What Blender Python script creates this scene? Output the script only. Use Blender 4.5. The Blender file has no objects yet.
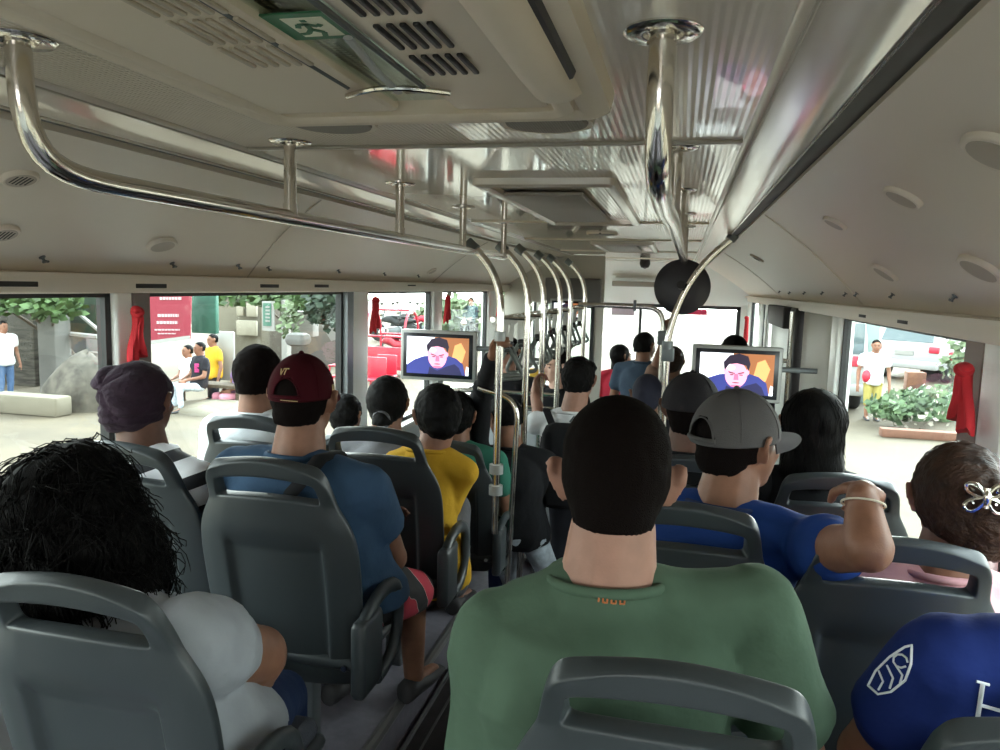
import bpy, math, random
import numpy as np
from mathutils import Vector as V, Matrix, noise
from mathutils.bvhtree import BVHTree
R=math.radians; PI=math.pi
random.seed(7)
sc=bpy.context.scene; col=sc.collection
CX,CZ=.44,1.95; F=760.
# ---------------------------------------------------------------- camera
def cam_axes(vp=(682,290),roll=3.2):
    f=V(((vp[0]-500)/F,(375-vp[1])/F,-1)).normalized()
    r=R(roll); u=V((math.sin(r),math.cos(r),0)); z=(u-f*u.dot(f)).normalized()
    return f.cross(z),f,z
AX,AY,AZ=cam_axes()
CAM=V((CX,0,CZ))
def ray(px,py):
    d=V(((px-500)/F,(375-py)/F,-1)); return V((AX.dot(d),AY.dot(d),AZ.dot(d)))
def at(px,py,X=None,Y=None,Z=None):
    d=ray(px,py)
    s=Y/d.y if Y is not None else ((X-CX)/d.x if X is not None else (Z-CZ)/d.z)
    return CAM+d*s
cd=bpy.data.cameras.new('camera'); cam=bpy.data.objects.new('camera',cd); col.objects.link(cam); sc.camera=cam
cam.matrix_world=Matrix.Translation(CAM)@Matrix((tuple(AX),tuple(AY),tuple(AZ))).to_4x4()
cd.sensor_fit='HORIZONTAL'; cd.sensor_width=36; cd.lens=36*F/1000; cd.clip_start=.02; cd.clip_end=300
# ---------------------------------------------------------------- materials
MATS={}
def mat(name,c,rough=.6,metal=0,spec=.5,coat=0,bump=None,bscale=60,bstr=.2,var=0,vscale=4,emit=0,sheen=0,stretch=None):
    if name in MATS: return MATS[name]
    m=bpy.data.materials.new(name); m.use_nodes=True; nt=m.node_tree; b=nt.nodes['Principled BSDF']
    b.inputs['Base Color'].default_value=(*c,1); b.inputs['Roughness'].default_value=rough; b.inputs['Metallic'].default_value=metal
    b.inputs['Specular IOR Level'].default_value=spec; b.inputs['Coat Weight'].default_value=coat
    if sheen: b.inputs['Sheen Weight'].default_value=sheen
    if emit: b.inputs['Emission Color'].default_value=(*c,1); b.inputs['Emission Strength'].default_value=emit
    tc=nt.nodes.new('ShaderNodeTexCoord'); mp=nt.nodes.new('ShaderNodeMapping'); nt.links.new(tc.outputs['Object'],mp.inputs['Vector'])
    if stretch: mp.inputs['Scale'].default_value=stretch
    if var:
        n=nt.nodes.new('ShaderNodeTexNoise'); n.inputs['Scale'].default_value=vscale; n.inputs['Detail'].default_value=6
        nt.links.new(mp.outputs[0],n.inputs['Vector'])
        rp=nt.nodes.new('ShaderNodeValToRGB'); rp.color_ramp.elements[0].position=.3; rp.color_ramp.elements[1].position=.7
        rp.color_ramp.elements[0].color=(*[max(0,x*(1-var)) for x in c],1); rp.color_ramp.elements[1].color=(*[min(1,x*(1+var)) for x in c],1)
        nt.links.new(n.outputs['Fac'],rp.inputs['Fac']); nt.links.new(rp.outputs[0],b.inputs['Base Color'])
    if bump:
        if bump=='noise': t=nt.nodes.new('ShaderNodeTexNoise'); t.inputs['Scale'].default_value=bscale; t.inputs['Detail'].default_value=4; o=t.outputs['Fac']
        elif bump=='ribs': t=nt.nodes.new('ShaderNodeTexWave'); t.inputs['Scale'].default_value=bscale; t.bands_direction='X'; o=t.outputs['Fac']
        elif bump=='dots': t=nt.nodes.new('ShaderNodeTexVoronoi'); t.inputs['Scale'].default_value=bscale; t.inputs['Randomness'].default_value=0; o=t.outputs['Distance']
        elif bump=='bricks': t=nt.nodes.new('ShaderNodeTexBrick'); t.inputs['Scale'].default_value=bscale; o=t.outputs['Fac']
        nt.links.new(mp.outputs[0],t.inputs['Vector'])
        bp=nt.nodes.new('ShaderNodeBump'); bp.inputs['Strength'].default_value=bstr; bp.inputs['Distance'].default_value=.01
        nt.links.new(o,bp.inputs['Height']); nt.links.new(bp.outputs[0],b.inputs['Normal'])
    MATS[name]=m; return m
def stripes(name,c1,c2,period,axis=2,duty=.5,rough=.9,rot=(0,0,0)):
    m=mat(name,c1,rough,bump='noise',bscale=300,bstr=.1); nt=m.node_tree; b=nt.nodes['Principled BSDF']
    tc=nt.nodes.new('ShaderNodeTexCoord'); mp=nt.nodes.new('ShaderNodeMapping'); mp.inputs['Rotation'].default_value=rot
    s=nt.nodes.new('ShaderNodeSeparateXYZ'); nt.links.new(tc.outputs['Object'],mp.inputs[0]); nt.links.new(mp.outputs[0],s.inputs[0])
    d=nt.nodes.new('ShaderNodeMath'); d.operation='DIVIDE'; d.inputs[1].default_value=period; nt.links.new(s.outputs[axis],d.inputs[0])
    f=nt.nodes.new('ShaderNodeMath'); f.operation='FRACT'; nt.links.new(d.outputs[0],f.inputs[0])
    g=nt.nodes.new('ShaderNodeMath'); g.operation='LESS_THAN'; g.inputs[1].default_value=duty; nt.links.new(f.outputs[0],g.inputs[0])
    x=nt.nodes.new('ShaderNodeMix'); x.data_type='RGBA'; x.inputs[6].default_value=(*c1,1); x.inputs[7].default_value=(*c2,1)
    nt.links.new(g.outputs[0],x.inputs[0]); nt.links.new(x.outputs[2],b.inputs['Base Color']); return m
def glassmat(name,tint=(.9,.96,.94),gl=.08):
    m=bpy.data.materials.new(name); m.use_nodes=True; nt=m.node_tree; nt.nodes.remove(nt.nodes['Principled BSDF'])
    t=nt.nodes.new('ShaderNodeBsdfTransparent'); t.inputs[0].default_value=(*tint,1)
    g=nt.nodes.new('ShaderNodeBsdfGlossy'); g.inputs['Roughness'].default_value=.02
    x=nt.nodes.new('ShaderNodeMixShader'); x.inputs[0].default_value=.035; nt.links.new(t.outputs[0],x.inputs[1]); nt.links.new(g.outputs[0],x.inputs[2])
    nt.links.new(x.outputs[0],nt.nodes['Material Output'].inputs[0]); MATS[name]=m; return m
SEAT=mat('seat_plastic',(.035,.043,.047),.40,spec=.5,bump='noise',bscale=400,bstr=.05)
SEATB=mat('seat_cushion',(.05,.055,.07),.85,bump='noise',bscale=200,bstr=.3)
METAL=mat('painted_steel',(.16,.18,.19),.4,.3)
CHROME=mat('polished_steel',(.74,.71,.66),.16,1)
COVE=mat('cove_plastic',(.78,.715,.63),.42,spec=.4)
TRIM=mat('beige_trim',(.78,.72,.62),.45)
RIB=mat('ribbed_ceiling',(.76,.70,.62),.15,spec=.8,coat=.4,bump='ribs',bscale=25,bstr=.10)
GLOSSC=mat('gloss_ceiling',(.74,.68,.59),.10,spec=.8,coat=.5,bump='noise',bscale=3,bstr=.04)
PERF=mat('perforated_ceiling',(.76,.69,.60),.3,spec=.5,bump='dots',bscale=110,bstr=.9)
DUCT=mat('duct_satin',(.74,.69,.62),.16,.15,spec=.8)
HATCH=mat('hatch_plastic',(.76,.68,.56),.5)
BLACK=mat('black_rubber',(.012,.012,.013),.5)
GAP=mat('dark_gap',(.035,.033,.03),.6)
WHITE=mat('white_plastic',(.72,.72,.69),.4)
PILLAR=mat('pillar_white',(.84,.87,.84),.4)
PANEL=mat('beige_panel',(.52,.50,.44),.5)
WALLM=mat('wall_grey',(.42,.43,.42),.6)
LFLOOR=mat('lavender_vinyl',(.19,.175,.205),.55,var=.12,vscale=30,bump='noise',bscale=300,bstr=.1)
DFLOOR=mat('dark_aisle_vinyl',(.035,.03,.03),.45,var=.3,vscale=20,bump='noise',bscale=200,bstr=.15)
EDGE=mat('step_edging',(.20,.195,.19),.4,.4)
GLASS=glassmat('window_glass')
RED=mat('red_cloth',(.55,.02,.03),.8,bump='noise',bscale=60,bstr=.3)
SKIN=mat('skin_tan',(.235,.112,.070),.5,spec=.35,var=.12,vscale=25,bump='noise',bscale=250,bstr=.06)
SKINL=mat('skin_light',(.33,.175,.125),.5,spec=.35,var=.1,vscale=25,bump='noise',bscale=250,bstr=.06)
SKIND=mat('skin_brown',(.13,.062,.042),.5,spec=.35,var=.12,vscale=25)
HAIRM=mat('black_hair',(.005,.0045,.0045),.6,spec=.09,bump='noise',bscale=90,bstr=.4,stretch=(6,6,.6))
HAIRS=mat('short_black_hair',(.007,.0045,.004),.85,spec=.06,bump='noise',bscale=500,bstr=.7)
HAIRB=mat('brown_hair',(.035,.016,.009),.5,spec=.2,var=.5,vscale=12,bump='noise',bscale=60,bstr=.7,stretch=(1,5,2))
EYEM=mat('eye',(.02,.015,.012),.2); LIPM=mat('lips',(.33,.11,.09),.5)
# ---------------------------------------------------------------- mesh builder
def keep_largest(bm):
    import bmesh
    bm.verts.ensure_lookup_table(); seen=set(); isl=[]
    for v in bm.verts:
        if v in seen: continue
        st=[v]; seen.add(v); g=[]
        while st:
            a=st.pop(); g.append(a)
            for e in a.link_edges:
                b=e.other_vert(a)
                if b not in seen: seen.add(b); st.append(b)
        isl.append(g)
    isl.sort(key=len)
    bmesh.ops.delete(bm,geom=[v for g in isl[:-1] for v in g],context='VERTS')
class MB:
    def __init__(s): s.v=[]; s.f=[]; s.m=[]; s.cur=0
    def add(s,vs,fs):
        o=len(s.v); s.v+=[V(a) for a in vs]; s.f+=[tuple(i+o for i in q) for q in fs]; s.m+=[s.cur]*len(fs)
        return s
    def box(s,x0,x1,y0,y1,z0,z1,M=None,bev=0):
        b=min(bev,(x1-x0)*.45,(y1-y0)*.45,(z1-z0)*.45)
        if b<=0:
            vs=[V((x,y,z)) for z in(z0,z1) for y in(y0,y1) for x in(x0,x1)]
            fs=[(0,2,3,1),(4,5,7,6),(0,1,5,4),(2,6,7,3),(0,4,6,2),(1,3,7,5)]
        else:
            prof=[]
            for cx,cy,a0 in((x1-b,y1-b,0),(x0+b,y1-b,90),(x0+b,y0+b,180),(x1-b,y0+b,270)):
                for a in(0,30,60,90): prof.append((cx,cy,math.cos(R(a0+a)),math.sin(R(a0+a))))
            vs=[];n=len(prof)
            lay=[(z0,0),(z0+b*.3,.7),(z0+b,1),(z1-b,1),(z1-b*.3,.7),(z1,0)]
            for z,k in lay:
                for cx,cy,c,si in prof: vs.append(V((cx+c*b*k,cy+si*b*k,z)))
            fs=[(l*n+i,l*n+(i+1)%n,(l+1)*n+(i+1)%n,(l+1)*n+i) for l in range(5) for i in range(n)]
            fs+=[tuple(range(n-1,-1,-1)),tuple(5*n+i for i in range(n))]
        if M: vs=[M@v for v in vs]
        return s.add(vs,fs)
    def obox(s,c,size,ax=None,bev=0):   # oriented box: ax = (x axis, y axis, z axis)
        M=Matrix.Translation(c)
        if ax: M=M@Matrix((ax[0],ax[1],ax[2])).transposed().to_4x4()
        a,b,d=[q/2 for q in size]; return s.box(-a,a,-b,b,-d,d,M,bev)
    def loft(s,rings,cap=True,close=False):
        n=len(rings[0]); vs=[p for r in rings for p in r]; L=len(rings)
        fs=[(l*n+i,l*n+(i+1)%n,((l+1)%L)*n+(i+1)%n,((l+1)%L)*n+i) for l in range(L if close else L-1) for i in range(n)]
        if cap and not close: fs+=[tuple(range(n-1,-1,-1)),tuple((L-1)*n+i for i in range(n))]
        return s.add(vs,fs)
    def tube(s,pts,r,n=10,cap=True,close=False,flat=1.0,up=None):
        pts=[V(p) for p in pts]; L=len(pts); rs=r if isinstance(r,(list,tuple)) else [r]*L
        rings=[]; u=None
        for i,p in enumerate(pts):
            a=pts[i-1] if (i or close) else p; b=pts[(i+1)%L] if (i<L-1 or close) else p
            t=(b-a).normalized() if (b-a).length>1e-9 else V((0,0,1))
            if u is None: u=V(up) if up else (V((0,0,1)) if abs(t.z)<.9 else V((1,0,0)))
            u=(u-t*u.dot(t)); u=u.normalized() if u.length>1e-6 else t.orthogonal().normalized(); w=t.cross(u)
            rings.append([p+(u*math.cos(2*PI*k/n)*flat+w*math.sin(2*PI*k/n))*rs[i] for k in range(n)])
        return s.loft(rings,cap,close)
    def ball(s,c,r,n=16,m=10,rot=None,zmin=-1):
        c=V(c); r=(r,r,r) if not isinstance(r,(list,tuple)) else r; rings=[]
        for j in range(m+1):
            a=-PI/2+PI*j/m; z=max(math.sin(a),zmin); q=math.cos(a) if z>zmin or zmin==-1 else math.sqrt(1-z*z)*(j/m if j==0 else 1)
            if j in(0,m): q=.02
            ring=[]
            for i in range(n):
                p=V((math.cos(2*PI*i/n)*q*r[0],math.sin(2*PI*i/n)*q*r[1],z*r[2]))
                ring.append(c+(rot@p if rot else p))
            rings.append(ring)
        return s.loft(rings)
    def cone(s,a,b,r0,r1,n=14,round_=True):
        a,b=V(a),V(b); d=(b-a); L=d.length; d.normalize(); P=[];Q=[]
        if round_:
            for k in(-1,-.87,-.5): P.append(a+d*r0*k); Q.append(r0*math.sqrt(max(0.0004,1-k*k)))
        P+=[a,b];Q+=[r0,r1]
        if round_:
            for k in(.5,.87,1): P.append(b+d*r1*k); Q.append(r1*math.sqrt(max(0.0004,1-k*k)))
        return s.tube(P,Q,n)
    def lathe(s,prof,c=(0,0,0),ax=None,n=32):  # prof: (radius, height)
        c=V(c); rings=[]
        for r,h in prof:
            ring=[]
            for i in range(n):
                p=V((max(r,.0003)*math.cos(2*PI*i/n),max(r,.0003)*math.sin(2*PI*i/n),h))
                ring.append(c+(ax[0]*p.x+ax[1]*p.y+ax[2]*p.z if ax else p))
            rings.append(ring)
        return s.loft(rings)
    def poly(s,pts,n,th): # extruded polygon, normal n
        n=V(n).normalized(); pts=[V(p) for p in pts]; k=len(pts)
        fs=[tuple(range(k)),tuple(range(2*k-1,k-1,-1))]+[(i,i+k,(i+1)%k+k,(i+1)%k) for i in range(k)]
        return s.add(pts+[p-n*th for p in pts],fs)
def rootof(o):
    while o.parent: o=o.parent
    return o
def mesh_obj(name,me,mats,parent=None,smooth=35):
    mats=mats if isinstance(mats,(list,tuple)) else [mats]
    if len(me.materials): me.materials.clear()
    for m in mats: me.materials.append(m)
    o=bpy.data.objects.new(name,me); col.objects.link(o)
    if parent:
        o.parent=parent; off=rootof(parent).location.copy()
    else:
        n=len(me.vertices); a=np.empty(n*3); me.vertices.foreach_get('co',a); a=a.reshape(-1,3)
        off=V(((a[:,0].min()+a[:,0].max())/2,(a[:,1].min()+a[:,1].max())/2,a[:,2].min())); o.location=off
    me.transform(Matrix.Translation(-V(off)))
    if smooth:
        me.shade_smooth()
        if smooth<180:
            me.set_sharp_from_angle(angle=R(smooth))
    me.update(); return o
def tomesh(mb,name='m',fix=True):
    me=bpy.data.meshes.new(name); me.from_pydata([tuple(v) for v in mb.v],[],mb.f)
    me.polygons.foreach_set('material_index',mb.m)
    if fix:
        import bmesh
        bm=bmesh.new(); bm.from_mesh(me); bmesh.ops.recalc_face_normals(bm,faces=bm.faces); bm.to_mesh(me); bm.free()
    return me
def obj(name,mb,m,parent=None,smooth=35): return mesh_obj(name,tomesh(mb,name),m,parent,smooth)
def baked(me,mods):
    o=bpy.data.objects.new('tmp',me); col.objects.link(o)
    for t,kw in mods:
        md=o.modifiers.new(t,t)
        for k,x in kw.items(): setattr(md,k,x)
    dg=bpy.context.evaluated_depsgraph_get(); dg.update()
    r=bpy.data.meshes.new_from_object(o.evaluated_get(dg)); bpy.data.objects.remove(o); return r
def remesh(mb,vox=.009,smooth=6,fac=.5):
    return baked(tomesh(mb),[('REMESH',dict(mode='VOXEL',voxel_size=vox)),('SMOOTH',dict(factor=fac,iterations=smooth))])
def displace(me,fn):
    n=len(me.vertices); co=np.empty(n*3); me.vertices.foreach_get('co',co); co=co.reshape(-1,3)
    nn=[v.normal.copy() for v in me.vertices]
    for i in range(n):
        p=V(co[i]); d=fn(p,nn[i]); co[i]=p+(d if isinstance(d,V) else nn[i]*d)
    me.vertices.foreach_set('co',co.ravel()); me.update()
def tag(o,label,cat,group=None,kind=None):
    if label: o['label']=label
    if cat: o['category']=cat
    if group: o['group']=group
    if kind: o['kind']=kind
    return o
def thing(name,label,cat,loc,group=None,kind=None):
    o=bpy.data.objects.new(name,None); o.empty_display_size=.05; col.objects.link(o); o.location=V(loc); return tag(o,label,cat,group,kind)
def struct(name,mb,m,parent=None,smooth=35):
    o=obj(name,mb,m,parent,smooth)
    if not parent: o['kind']='structure'
    return o
def copytree(o,parent=None):
    c=o.copy(); col.objects.link(c)
    if parent: c.parent=parent
    for ch in list(o.children): copytree(ch,c)
    return c
def bez(a,b,c,d,n=10): return [V(a)*(1-t)**3+V(b)*3*t*(1-t)**2+V(c)*3*t*t*(1-t)+V(d)*t**3 for t in [i/n for i in range(n+1)]]
# ================================================================ BUS SHELL
YR,YF=-1.6,9.0
def B(*a,**k):
    m=MB(); m.box(*a,**k); return m
# floors
struct('floor',B(-.38,.2,YR,3.2,.30,.40),DFLOOR)
m=MB(); m.box(-1.18,-.405,YR,3.18,.40,.57,bev=.01); m.box(-1.18,-.405,YR,3.18,0,.40); struct('floor_left',m,LFLOOR)
m=MB(); m.box(.235,1.18,YR,3.18,.40,.57,bev=.01); m.box(.235,1.18,YR,3.18,0,.40); struct('floor_right',m,LFLOOR)
struct('floor_front',B(-1.18,1.18,3.2,YF,-.06,0),LFLOOR)
m=MB(); m.box(-.405,.235,3.2,3.5,0,.2); struct('trim_1',m,DFLOOR)
m=MB(); m.tube([(-.395,YR,.562),(-.395,3.12,.562),(-.42,3.17,.562),(-.5,3.19,.562),(-1.17,3.19,.562)],.018,8); struct('trim_2',m,EDGE)
m=MB(); m.tube([(.225,YR,.562),(.225,3.12,.562),(.27,3.18,.562),(1.17,3.19,.562)],.018,8); struct('trim_3',m,EDGE)
m=MB(); m.box(-.385,-.375,YR,3.2,.40,.415); m.box(-.33,-.322,YR,3.2,.398,.404); m.box(-.12,-.112,YR,3.2,.398,.404); m.box(-.02,-.012,YR,3.2,.398,.404); struct('trim_4',m,EDGE)
m=MB(); m.box(-.16,-.15,.9,1.5,.398,.406); m.box(-.16,.08,1.5,1.51,.398,.406); m.box(.07,.08,.9,1.5,.398,.406);m.box(-.16,.08,.9,.91,.398,.406); struct('trim_5',m,EDGE)
struct('trim_6',B(-1.18,-.42,3.21,3.85,0,.29,bev=.01),LFLOOR); struct('trim_7',B(.24,1.18,3.6,4.25,0,.13,bev=.01),LFLOOR); struct('trim_8',B(-1.18,-.3,5.1,6.1,0,.18,bev=.01),LFLOOR)
# walls
SILL=1.10; WT=1.90; WTR=1.85
def wall(name,s,pill,top,hz):
    x0,x1=(-1.24,-1.18) if s<0 else (1.18,1.24)
    m=MB(); m.box(x0,x1,YR,YF,-.1,SILL) if s<0 else (m.box(x0,x1,YR,4.93,-.1,SILL),m.box(x0,x1,6.75,YF,-.1,SILL))
    m.box(x0,x1,YR,YF,top,2.4); struct(name,m,WALLM)
    for i,(a,b) in enumerate(pill):
        xa=(-1.24,-1.168) if s<0 else (1.165,1.24)
        struct('trim_%d'%(10+i+(20 if s>0 else 0)),B(xa[0],xa[1],a,b,SILL-.3,top+.02,bev=.012),PILLAR if b-a<.5 else PANEL)
    # sill ledge
    m=MB()
    if s<0: m.box(-1.24,-1.13,YR,YF,SILL-.04,SILL,bev=.01)
    else: m.box(1.13,1.24,YR,4.9,SILL-.04,SILL,bev=.01)
    struct('baseboard_'+name[5:],m,PANEL)
LP=[(-1.6,-1.3),(.05,.17),(1.915,1.985),(3.57,3.77),(4.87,5.06),(6.38,6.7),(8.7,9.0)]
RP=[(-1.6,-1.3),(.3,.42),(1.93,2.08),(3.86,4.02),(4.03,4.9),(6.76,7.1),(7.45,7.75),(8.7,9.0)]
wall('wall_left',-1,LP,WT,1.94); wall('wall_right',1,RP,WTR,1.895)
wn=0
def window(x,y0,y1,z0,z1,black=True,nobar=False):
    global wn; wn+=1
    s=1 if x>0 else -1; w=.022
    m=MB()
    for a in((y0,y0+w,z0,z1),(y1-w,y1,z0,z1),(y0,y1,z0,z0+w),(y0,y1,z1-.018,z1)):
        m.box(min(x,x+.03*s),max(x,x+.03*s),a[0],a[1],a[2],a[3])
    o=struct('window_%d'%wn,m,BLACK,smooth=0)
    g=obj('pane',B(x+.008*s,x+.013*s,y0+w,y1-w,z0+w,z1-.018) if s>0 else B(x-.013,x-.008,y0+w,y1-w,z0+w,z1-.018),GLASS,o,0)
for a,b in((-1.3,.05),(.17,1.915),(2.06,3.50),(3.79,4.86),(5.07,6.38),(6.72,8.7)): window(-1.19,a,b,SILL,WT)
for a,b in((-1.3,.3),(.42,1.93),(2.2,3.86),(7.1,7.45),(7.75,8.7)): window(1.19,a,b,SILL,WTR)
struct('trim_50',B(-1.2,-1.165,1.985,2.055,SILL,WT+.01),mat('curtain_side',(.2,.17,.16),.8))
struct('trim_51',B(-1.2,-1.165,3.50,3.57,SILL,WT+.01),METAL)
struct('trim_52',B(1.165,1.2,2.08,2.2,SILL,WTR+.01),mat('taupe_panel',(.30,.25,.23),.7))
# cove panels (curved overhead panels), header strips
def cove(name,s,zb,m_):
    y0,y1=YR,YF-.3; N=10; sec=[]
    for i in range(N+1):
        t=i/N; x=.684+(1.175-.684)*t; z=2.204+(zb-2.204)*t; b=.018*math.sin(PI*t)
        sec.append((s*(x+b*.4),z+b))
    m=MB(); top=[(x,z+.02) for x,z in sec][::-1]; pr=sec+top
    m.loft([[V((x,y,z)) for x,z in pr] for y in (y0,y1)]); return struct(name,m,m_,smooth=50)
cove('ceiling_left',-1,1.94,COVE); cove('ceiling_right',1,1.895,COVE)
for s,zb,zt in((-1,1.94,WT),(1,1.895,WTR)):
    m=MB(); x0,x1=sorted((s*1.135,s*1.18)); m.box(x0,x1,YR,YF-.3,zt-.005,zb+.012,bev=.008)
    xa,xb=sorted((s*1.11,s*1.18)); m.box(xa,xb,YR,YF-.3,zb-.004,zb+.008); struct('trim_%d'%(60+s),m,TRIM)
# seams on coves
def cz(s,x):  # cove height at |x|
    zb=1.94 if s<0 else 1.895; t=(abs(x)-.684)/.491; return 2.204+(zb-2.204)*t+.018*math.sin(PI*min(1,max(0,t)))
def seam(n,s,ya,yb,rise=0):
    pts=[V((s*x,ya+(yb-ya)*((x-.67)/.5)**1.1,cz(s,x)-.001)) for x in [.69+.048*i for i in range(11)]]
    m=MB(); m.tube(pts,.0022,6); struct('trim_%d'%n,m,mat('seam_grey',(.55,.5,.44),.6) if s<0 else TRIM)
seam(70,-1,2.25,2.6); seam(71,1,2.63,3.36); seam(72,-1,4.4,4.8); seam(73,1,5.2,5.9); seam(74,-1,.2,.5)
# ceiling
struct('ceiling_perforated_strip',B(-.55,-.0,YR,1.6,2.245,2.27),PERF); struct('ceiling_front',B(-.55,.10,1.6,YF-.2,2.245,2.27),GLOSSC); struct('ceiling_rear',B(.0,.10,YR,1.6,2.245,2.27),RIB)
m=MB(); m.box(.10,.55,YR,YF-.2,2.245,2.27); struct('ceiling',m,RIB)
for o in bpy.data.objects:
    if o.name=='ceiling_perforated_strip': o.name='ceiling_middle'
for n,s in((80,-1),(81,1)):
    m=MB(); sec=[(.535,2.252),(.545,2.240),(.56,2.236),(.60,2.2265),(.645,2.2155),(.652,2.218),(.652,2.232),(.6,2.27),(.54,2.27)]
    m.loft([[V((s*x,y,z)) for x,z in sec] for y in (YR,YF-.2)]); struct('trim_%d'%n,m,DUCT,smooth=60)
    m=MB(); x0,x1=sorted((s*.650,s*(.690 if s>0 else .668))); m.box(x0,x1,YR,YF-.2,2.2125,2.26); struct('trim_%d'%(n+4),m,GAP)
    m=MB(); m.tube([(s*.556,YR,2.2365),(s*.556,YF-.3,2.2365)],.0025,6); struct('trim_%d'%(n+12),m,mat('joint_grey',(.42,.40,.36),.4)); m=MB(); m.tube([(s*.650,YR,2.214),(s*.650,YF-.3,2.214)],.0025,6); struct('trim_%d'%(n+8),m,CHROME if s>0 else DUCT)
struct('roof',B(-1.24,1.24,YR,YF,2.38,2.44),WALLM)
# joints across the ceiling
for i,y in enumerate((1.6,3.5,4.75,6.2,7.6)):
    m=MB(); m.box(-.54,.54,y-.008,y+.008,2.238,2.246,bev=.003); struct('trim_%d'%(100+i),m,TRIM if i else mat('joint_grey',(.42,.40,.36),.4))
# unseen rear wall; its window opening is added and sized for the light
m=MB(); m.box(-1.24,1.24,YR-.08,YR,-.1,1.6); m.box(-1.24,1.24,YR-.08,YR,2.1,2.44); m.box(-1.24,-.6,YR-.08,YR,1.6,2.1); m.box(.6,1.24,YR-.08,YR,1.6,2.1); struct('wall_rear',m,WALLM)
# ---- front wall with windshield
m=MB(); m.box(-1.24,1.24,YF,YF+.08,-.4,.75); m.box(-1.24,1.24,YF,YF+.08,1.78,2.44); m.box(-1.24,-1.15,YF,YF+.08,.75,1.78); m.box(1.1,1.24,YF,YF+.08,.75,1.78); struct('wall_front',m,WHITE)
m=MB(); m.loft([[V((-1.18,y,z)) for y,z in((8.3,2.24),(8.7,2.08),(8.95,1.80),(9.0,1.80),(9.0,2.3),(8.3,2.3))],[V((1.18,y,z)) for y,z in((8.3,2.24),(8.7,2.08),(8.95,1.80),(9.0,1.80),(9.0,2.3),(8.3,2.3))]]); struct('trim_110',m,WHITE,smooth=30)
m=MB()
for a in((-1.15,-1.11,.75,1.78),(1.06,1.1,.75,1.78),(-1.15,1.1,.75,.79),(-1.15,1.1,1.74,1.78),(-.03,.0,.75,1.78)): m.box(a[0],a[1],9.02,9.06,a[2],a[3])
ws=struct('window_windshield',m,BLACK,smooth=0); ws.name='window_20'
obj('pane',B(-1.11,1.06,9.035,9.04,.79,1.74),GLASS,ws,0)
# dashboard
m=MB(); m.box(-1.1,1.05,8.45,8.98,.1,.82,bev=.06); struct('trim_111',m,mat('dash_grey',(.2,.2,.21),.6))
# driver's partition at Y 7
m=MB(); m.box(-1.18,-.25,7.0,7.05,0,1.0); m.box(-1.18,-.25,7.0,7.05,1.80,2.24); m.box(-.33,-.25,7.0,7.05,1.0,1.80); m.box(-.62,-.56,7.0,7.05,1.0,1.80);m.box(-1.18,-.95,7.0,7.05,1.0,1.8); struct('wall_partition',m,PANEL)
m=MB(); m.box(-.78,-.27,6.9,6.995,1.80,2.03,bev=.015); t=tag(obj('storage_box',m,mat('box_grey',(.13,.125,.12),.5)),'dark grey storage box over the driver partition','box')
m=MB()
for a in((-.56,-.53,1.0,1.79),(-.36,-.33,1.0,1.79),(-.56,-.33,1.76,1.79),(-.56,-.33,1.0,1.03)): m.box(a[0],a[1],6.98,7.0,a[2],a[3])
o=struct('window_21',m,BLACK,smooth=0); obj('pane',B(-.53,-.36,7.0,7.005,1.03,1.76),GLASS,o,0)
# door on the right side
d=MB(); d.box(1.185,1.215,5.15,6.7,.05,1.8,bev=.01); o=struct('door_1',d,mat('door_panel',(.40,.44,.40),.5))
m=MB(); m.box(1.12,1.2,4.93,5.16,0,1.86,bev=.012); obj('door_post',m,BLACK,o)
m=MB(); m.box(1.08,1.2,5.18,6.1,1.72,1.86,bev=.01); obj('door_actuator',m,GAP,o)
m=MB(); m.tube([(1.15,6.72,.1),(1.15,6.72,1.84)],.02,8); obj('door_edge',m,PILLAR,o)
m=MB(); m.tube([(1.1,4.91,.4),(1.1,4.91,1.84)],.014,8); obj('door_rail',m,CHROME,o)
m=MB(); m.box(.98,1.12,4.94,5.0,1.52,1.545,bev=.008); obj('door_handle',m,CHROME,o)
# ================================================================ ceiling unit (roof hatch)
hx0,hx1,hy1=-.29,.325,1.27
t=thing('roof_hatch','large beige roof hatch surround with vent grilles and clear panel','roof hatch',(.02,.5,2.2))
m=MB()
def frame(m,x0,x1,y0,y1,w,z0,z1,r=.05):
    def rr(o,z):
        P=[]
        for cx,cy,a0 in((x1-r,y1-r,0),(x0+r,y1-r,90),(x0+r,y0+r,180),(x1-r,y0+r,270)):
            for a in(0,22,45,67,90): P.append(V((cx+(r+o)*math.cos(R(a0+a)),cy+(r+o)*math.sin(R(a0+a)),z)))
        return P
    m.loft([rr(0,z1),rr(-.006,z0+.006),rr(-.018,z0),rr(-w+.01,z0),rr(-w,z0+.008),rr(-w,z1)],close=True,cap=False)
frame(m,hx0,hx1,-.6,hy1,.055,2.215,2.25,.06); frame(m,hx0+.05,hx1-.05,-.55,hy1-.06,.035,2.205,2.25,.05)
obj('frame',m,HATCH,t,40)
m=MB(); m.box(-.25,-.0,-.5,1.15,2.212,2.235,bev=.01); obj('grille_panel',m,HATCH,t,40)
m=MB(); m.box(.09,.235,-.5,1.15,2.212,2.24,bev=.008); gp=obj('grille_panel',m,HATCH,t,40)
m=MB()
for yy in (.36,.48,.60,.70,.765,.862): pass
for y in (.27,.375,.48,.585,.69-.0,.765,.87):
    pass
for y0 in (.345,.445,.545,.655,.762,.868):
    for k in range(5):
        x=.116+k*.0145; m.box(x,x+.0075,y0,y0+.078,2.208,2.2125,bev=.0035)
obj('vent_slot',m,BLACK,t,40)['kind']='stuff'
m=MB()
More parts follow.
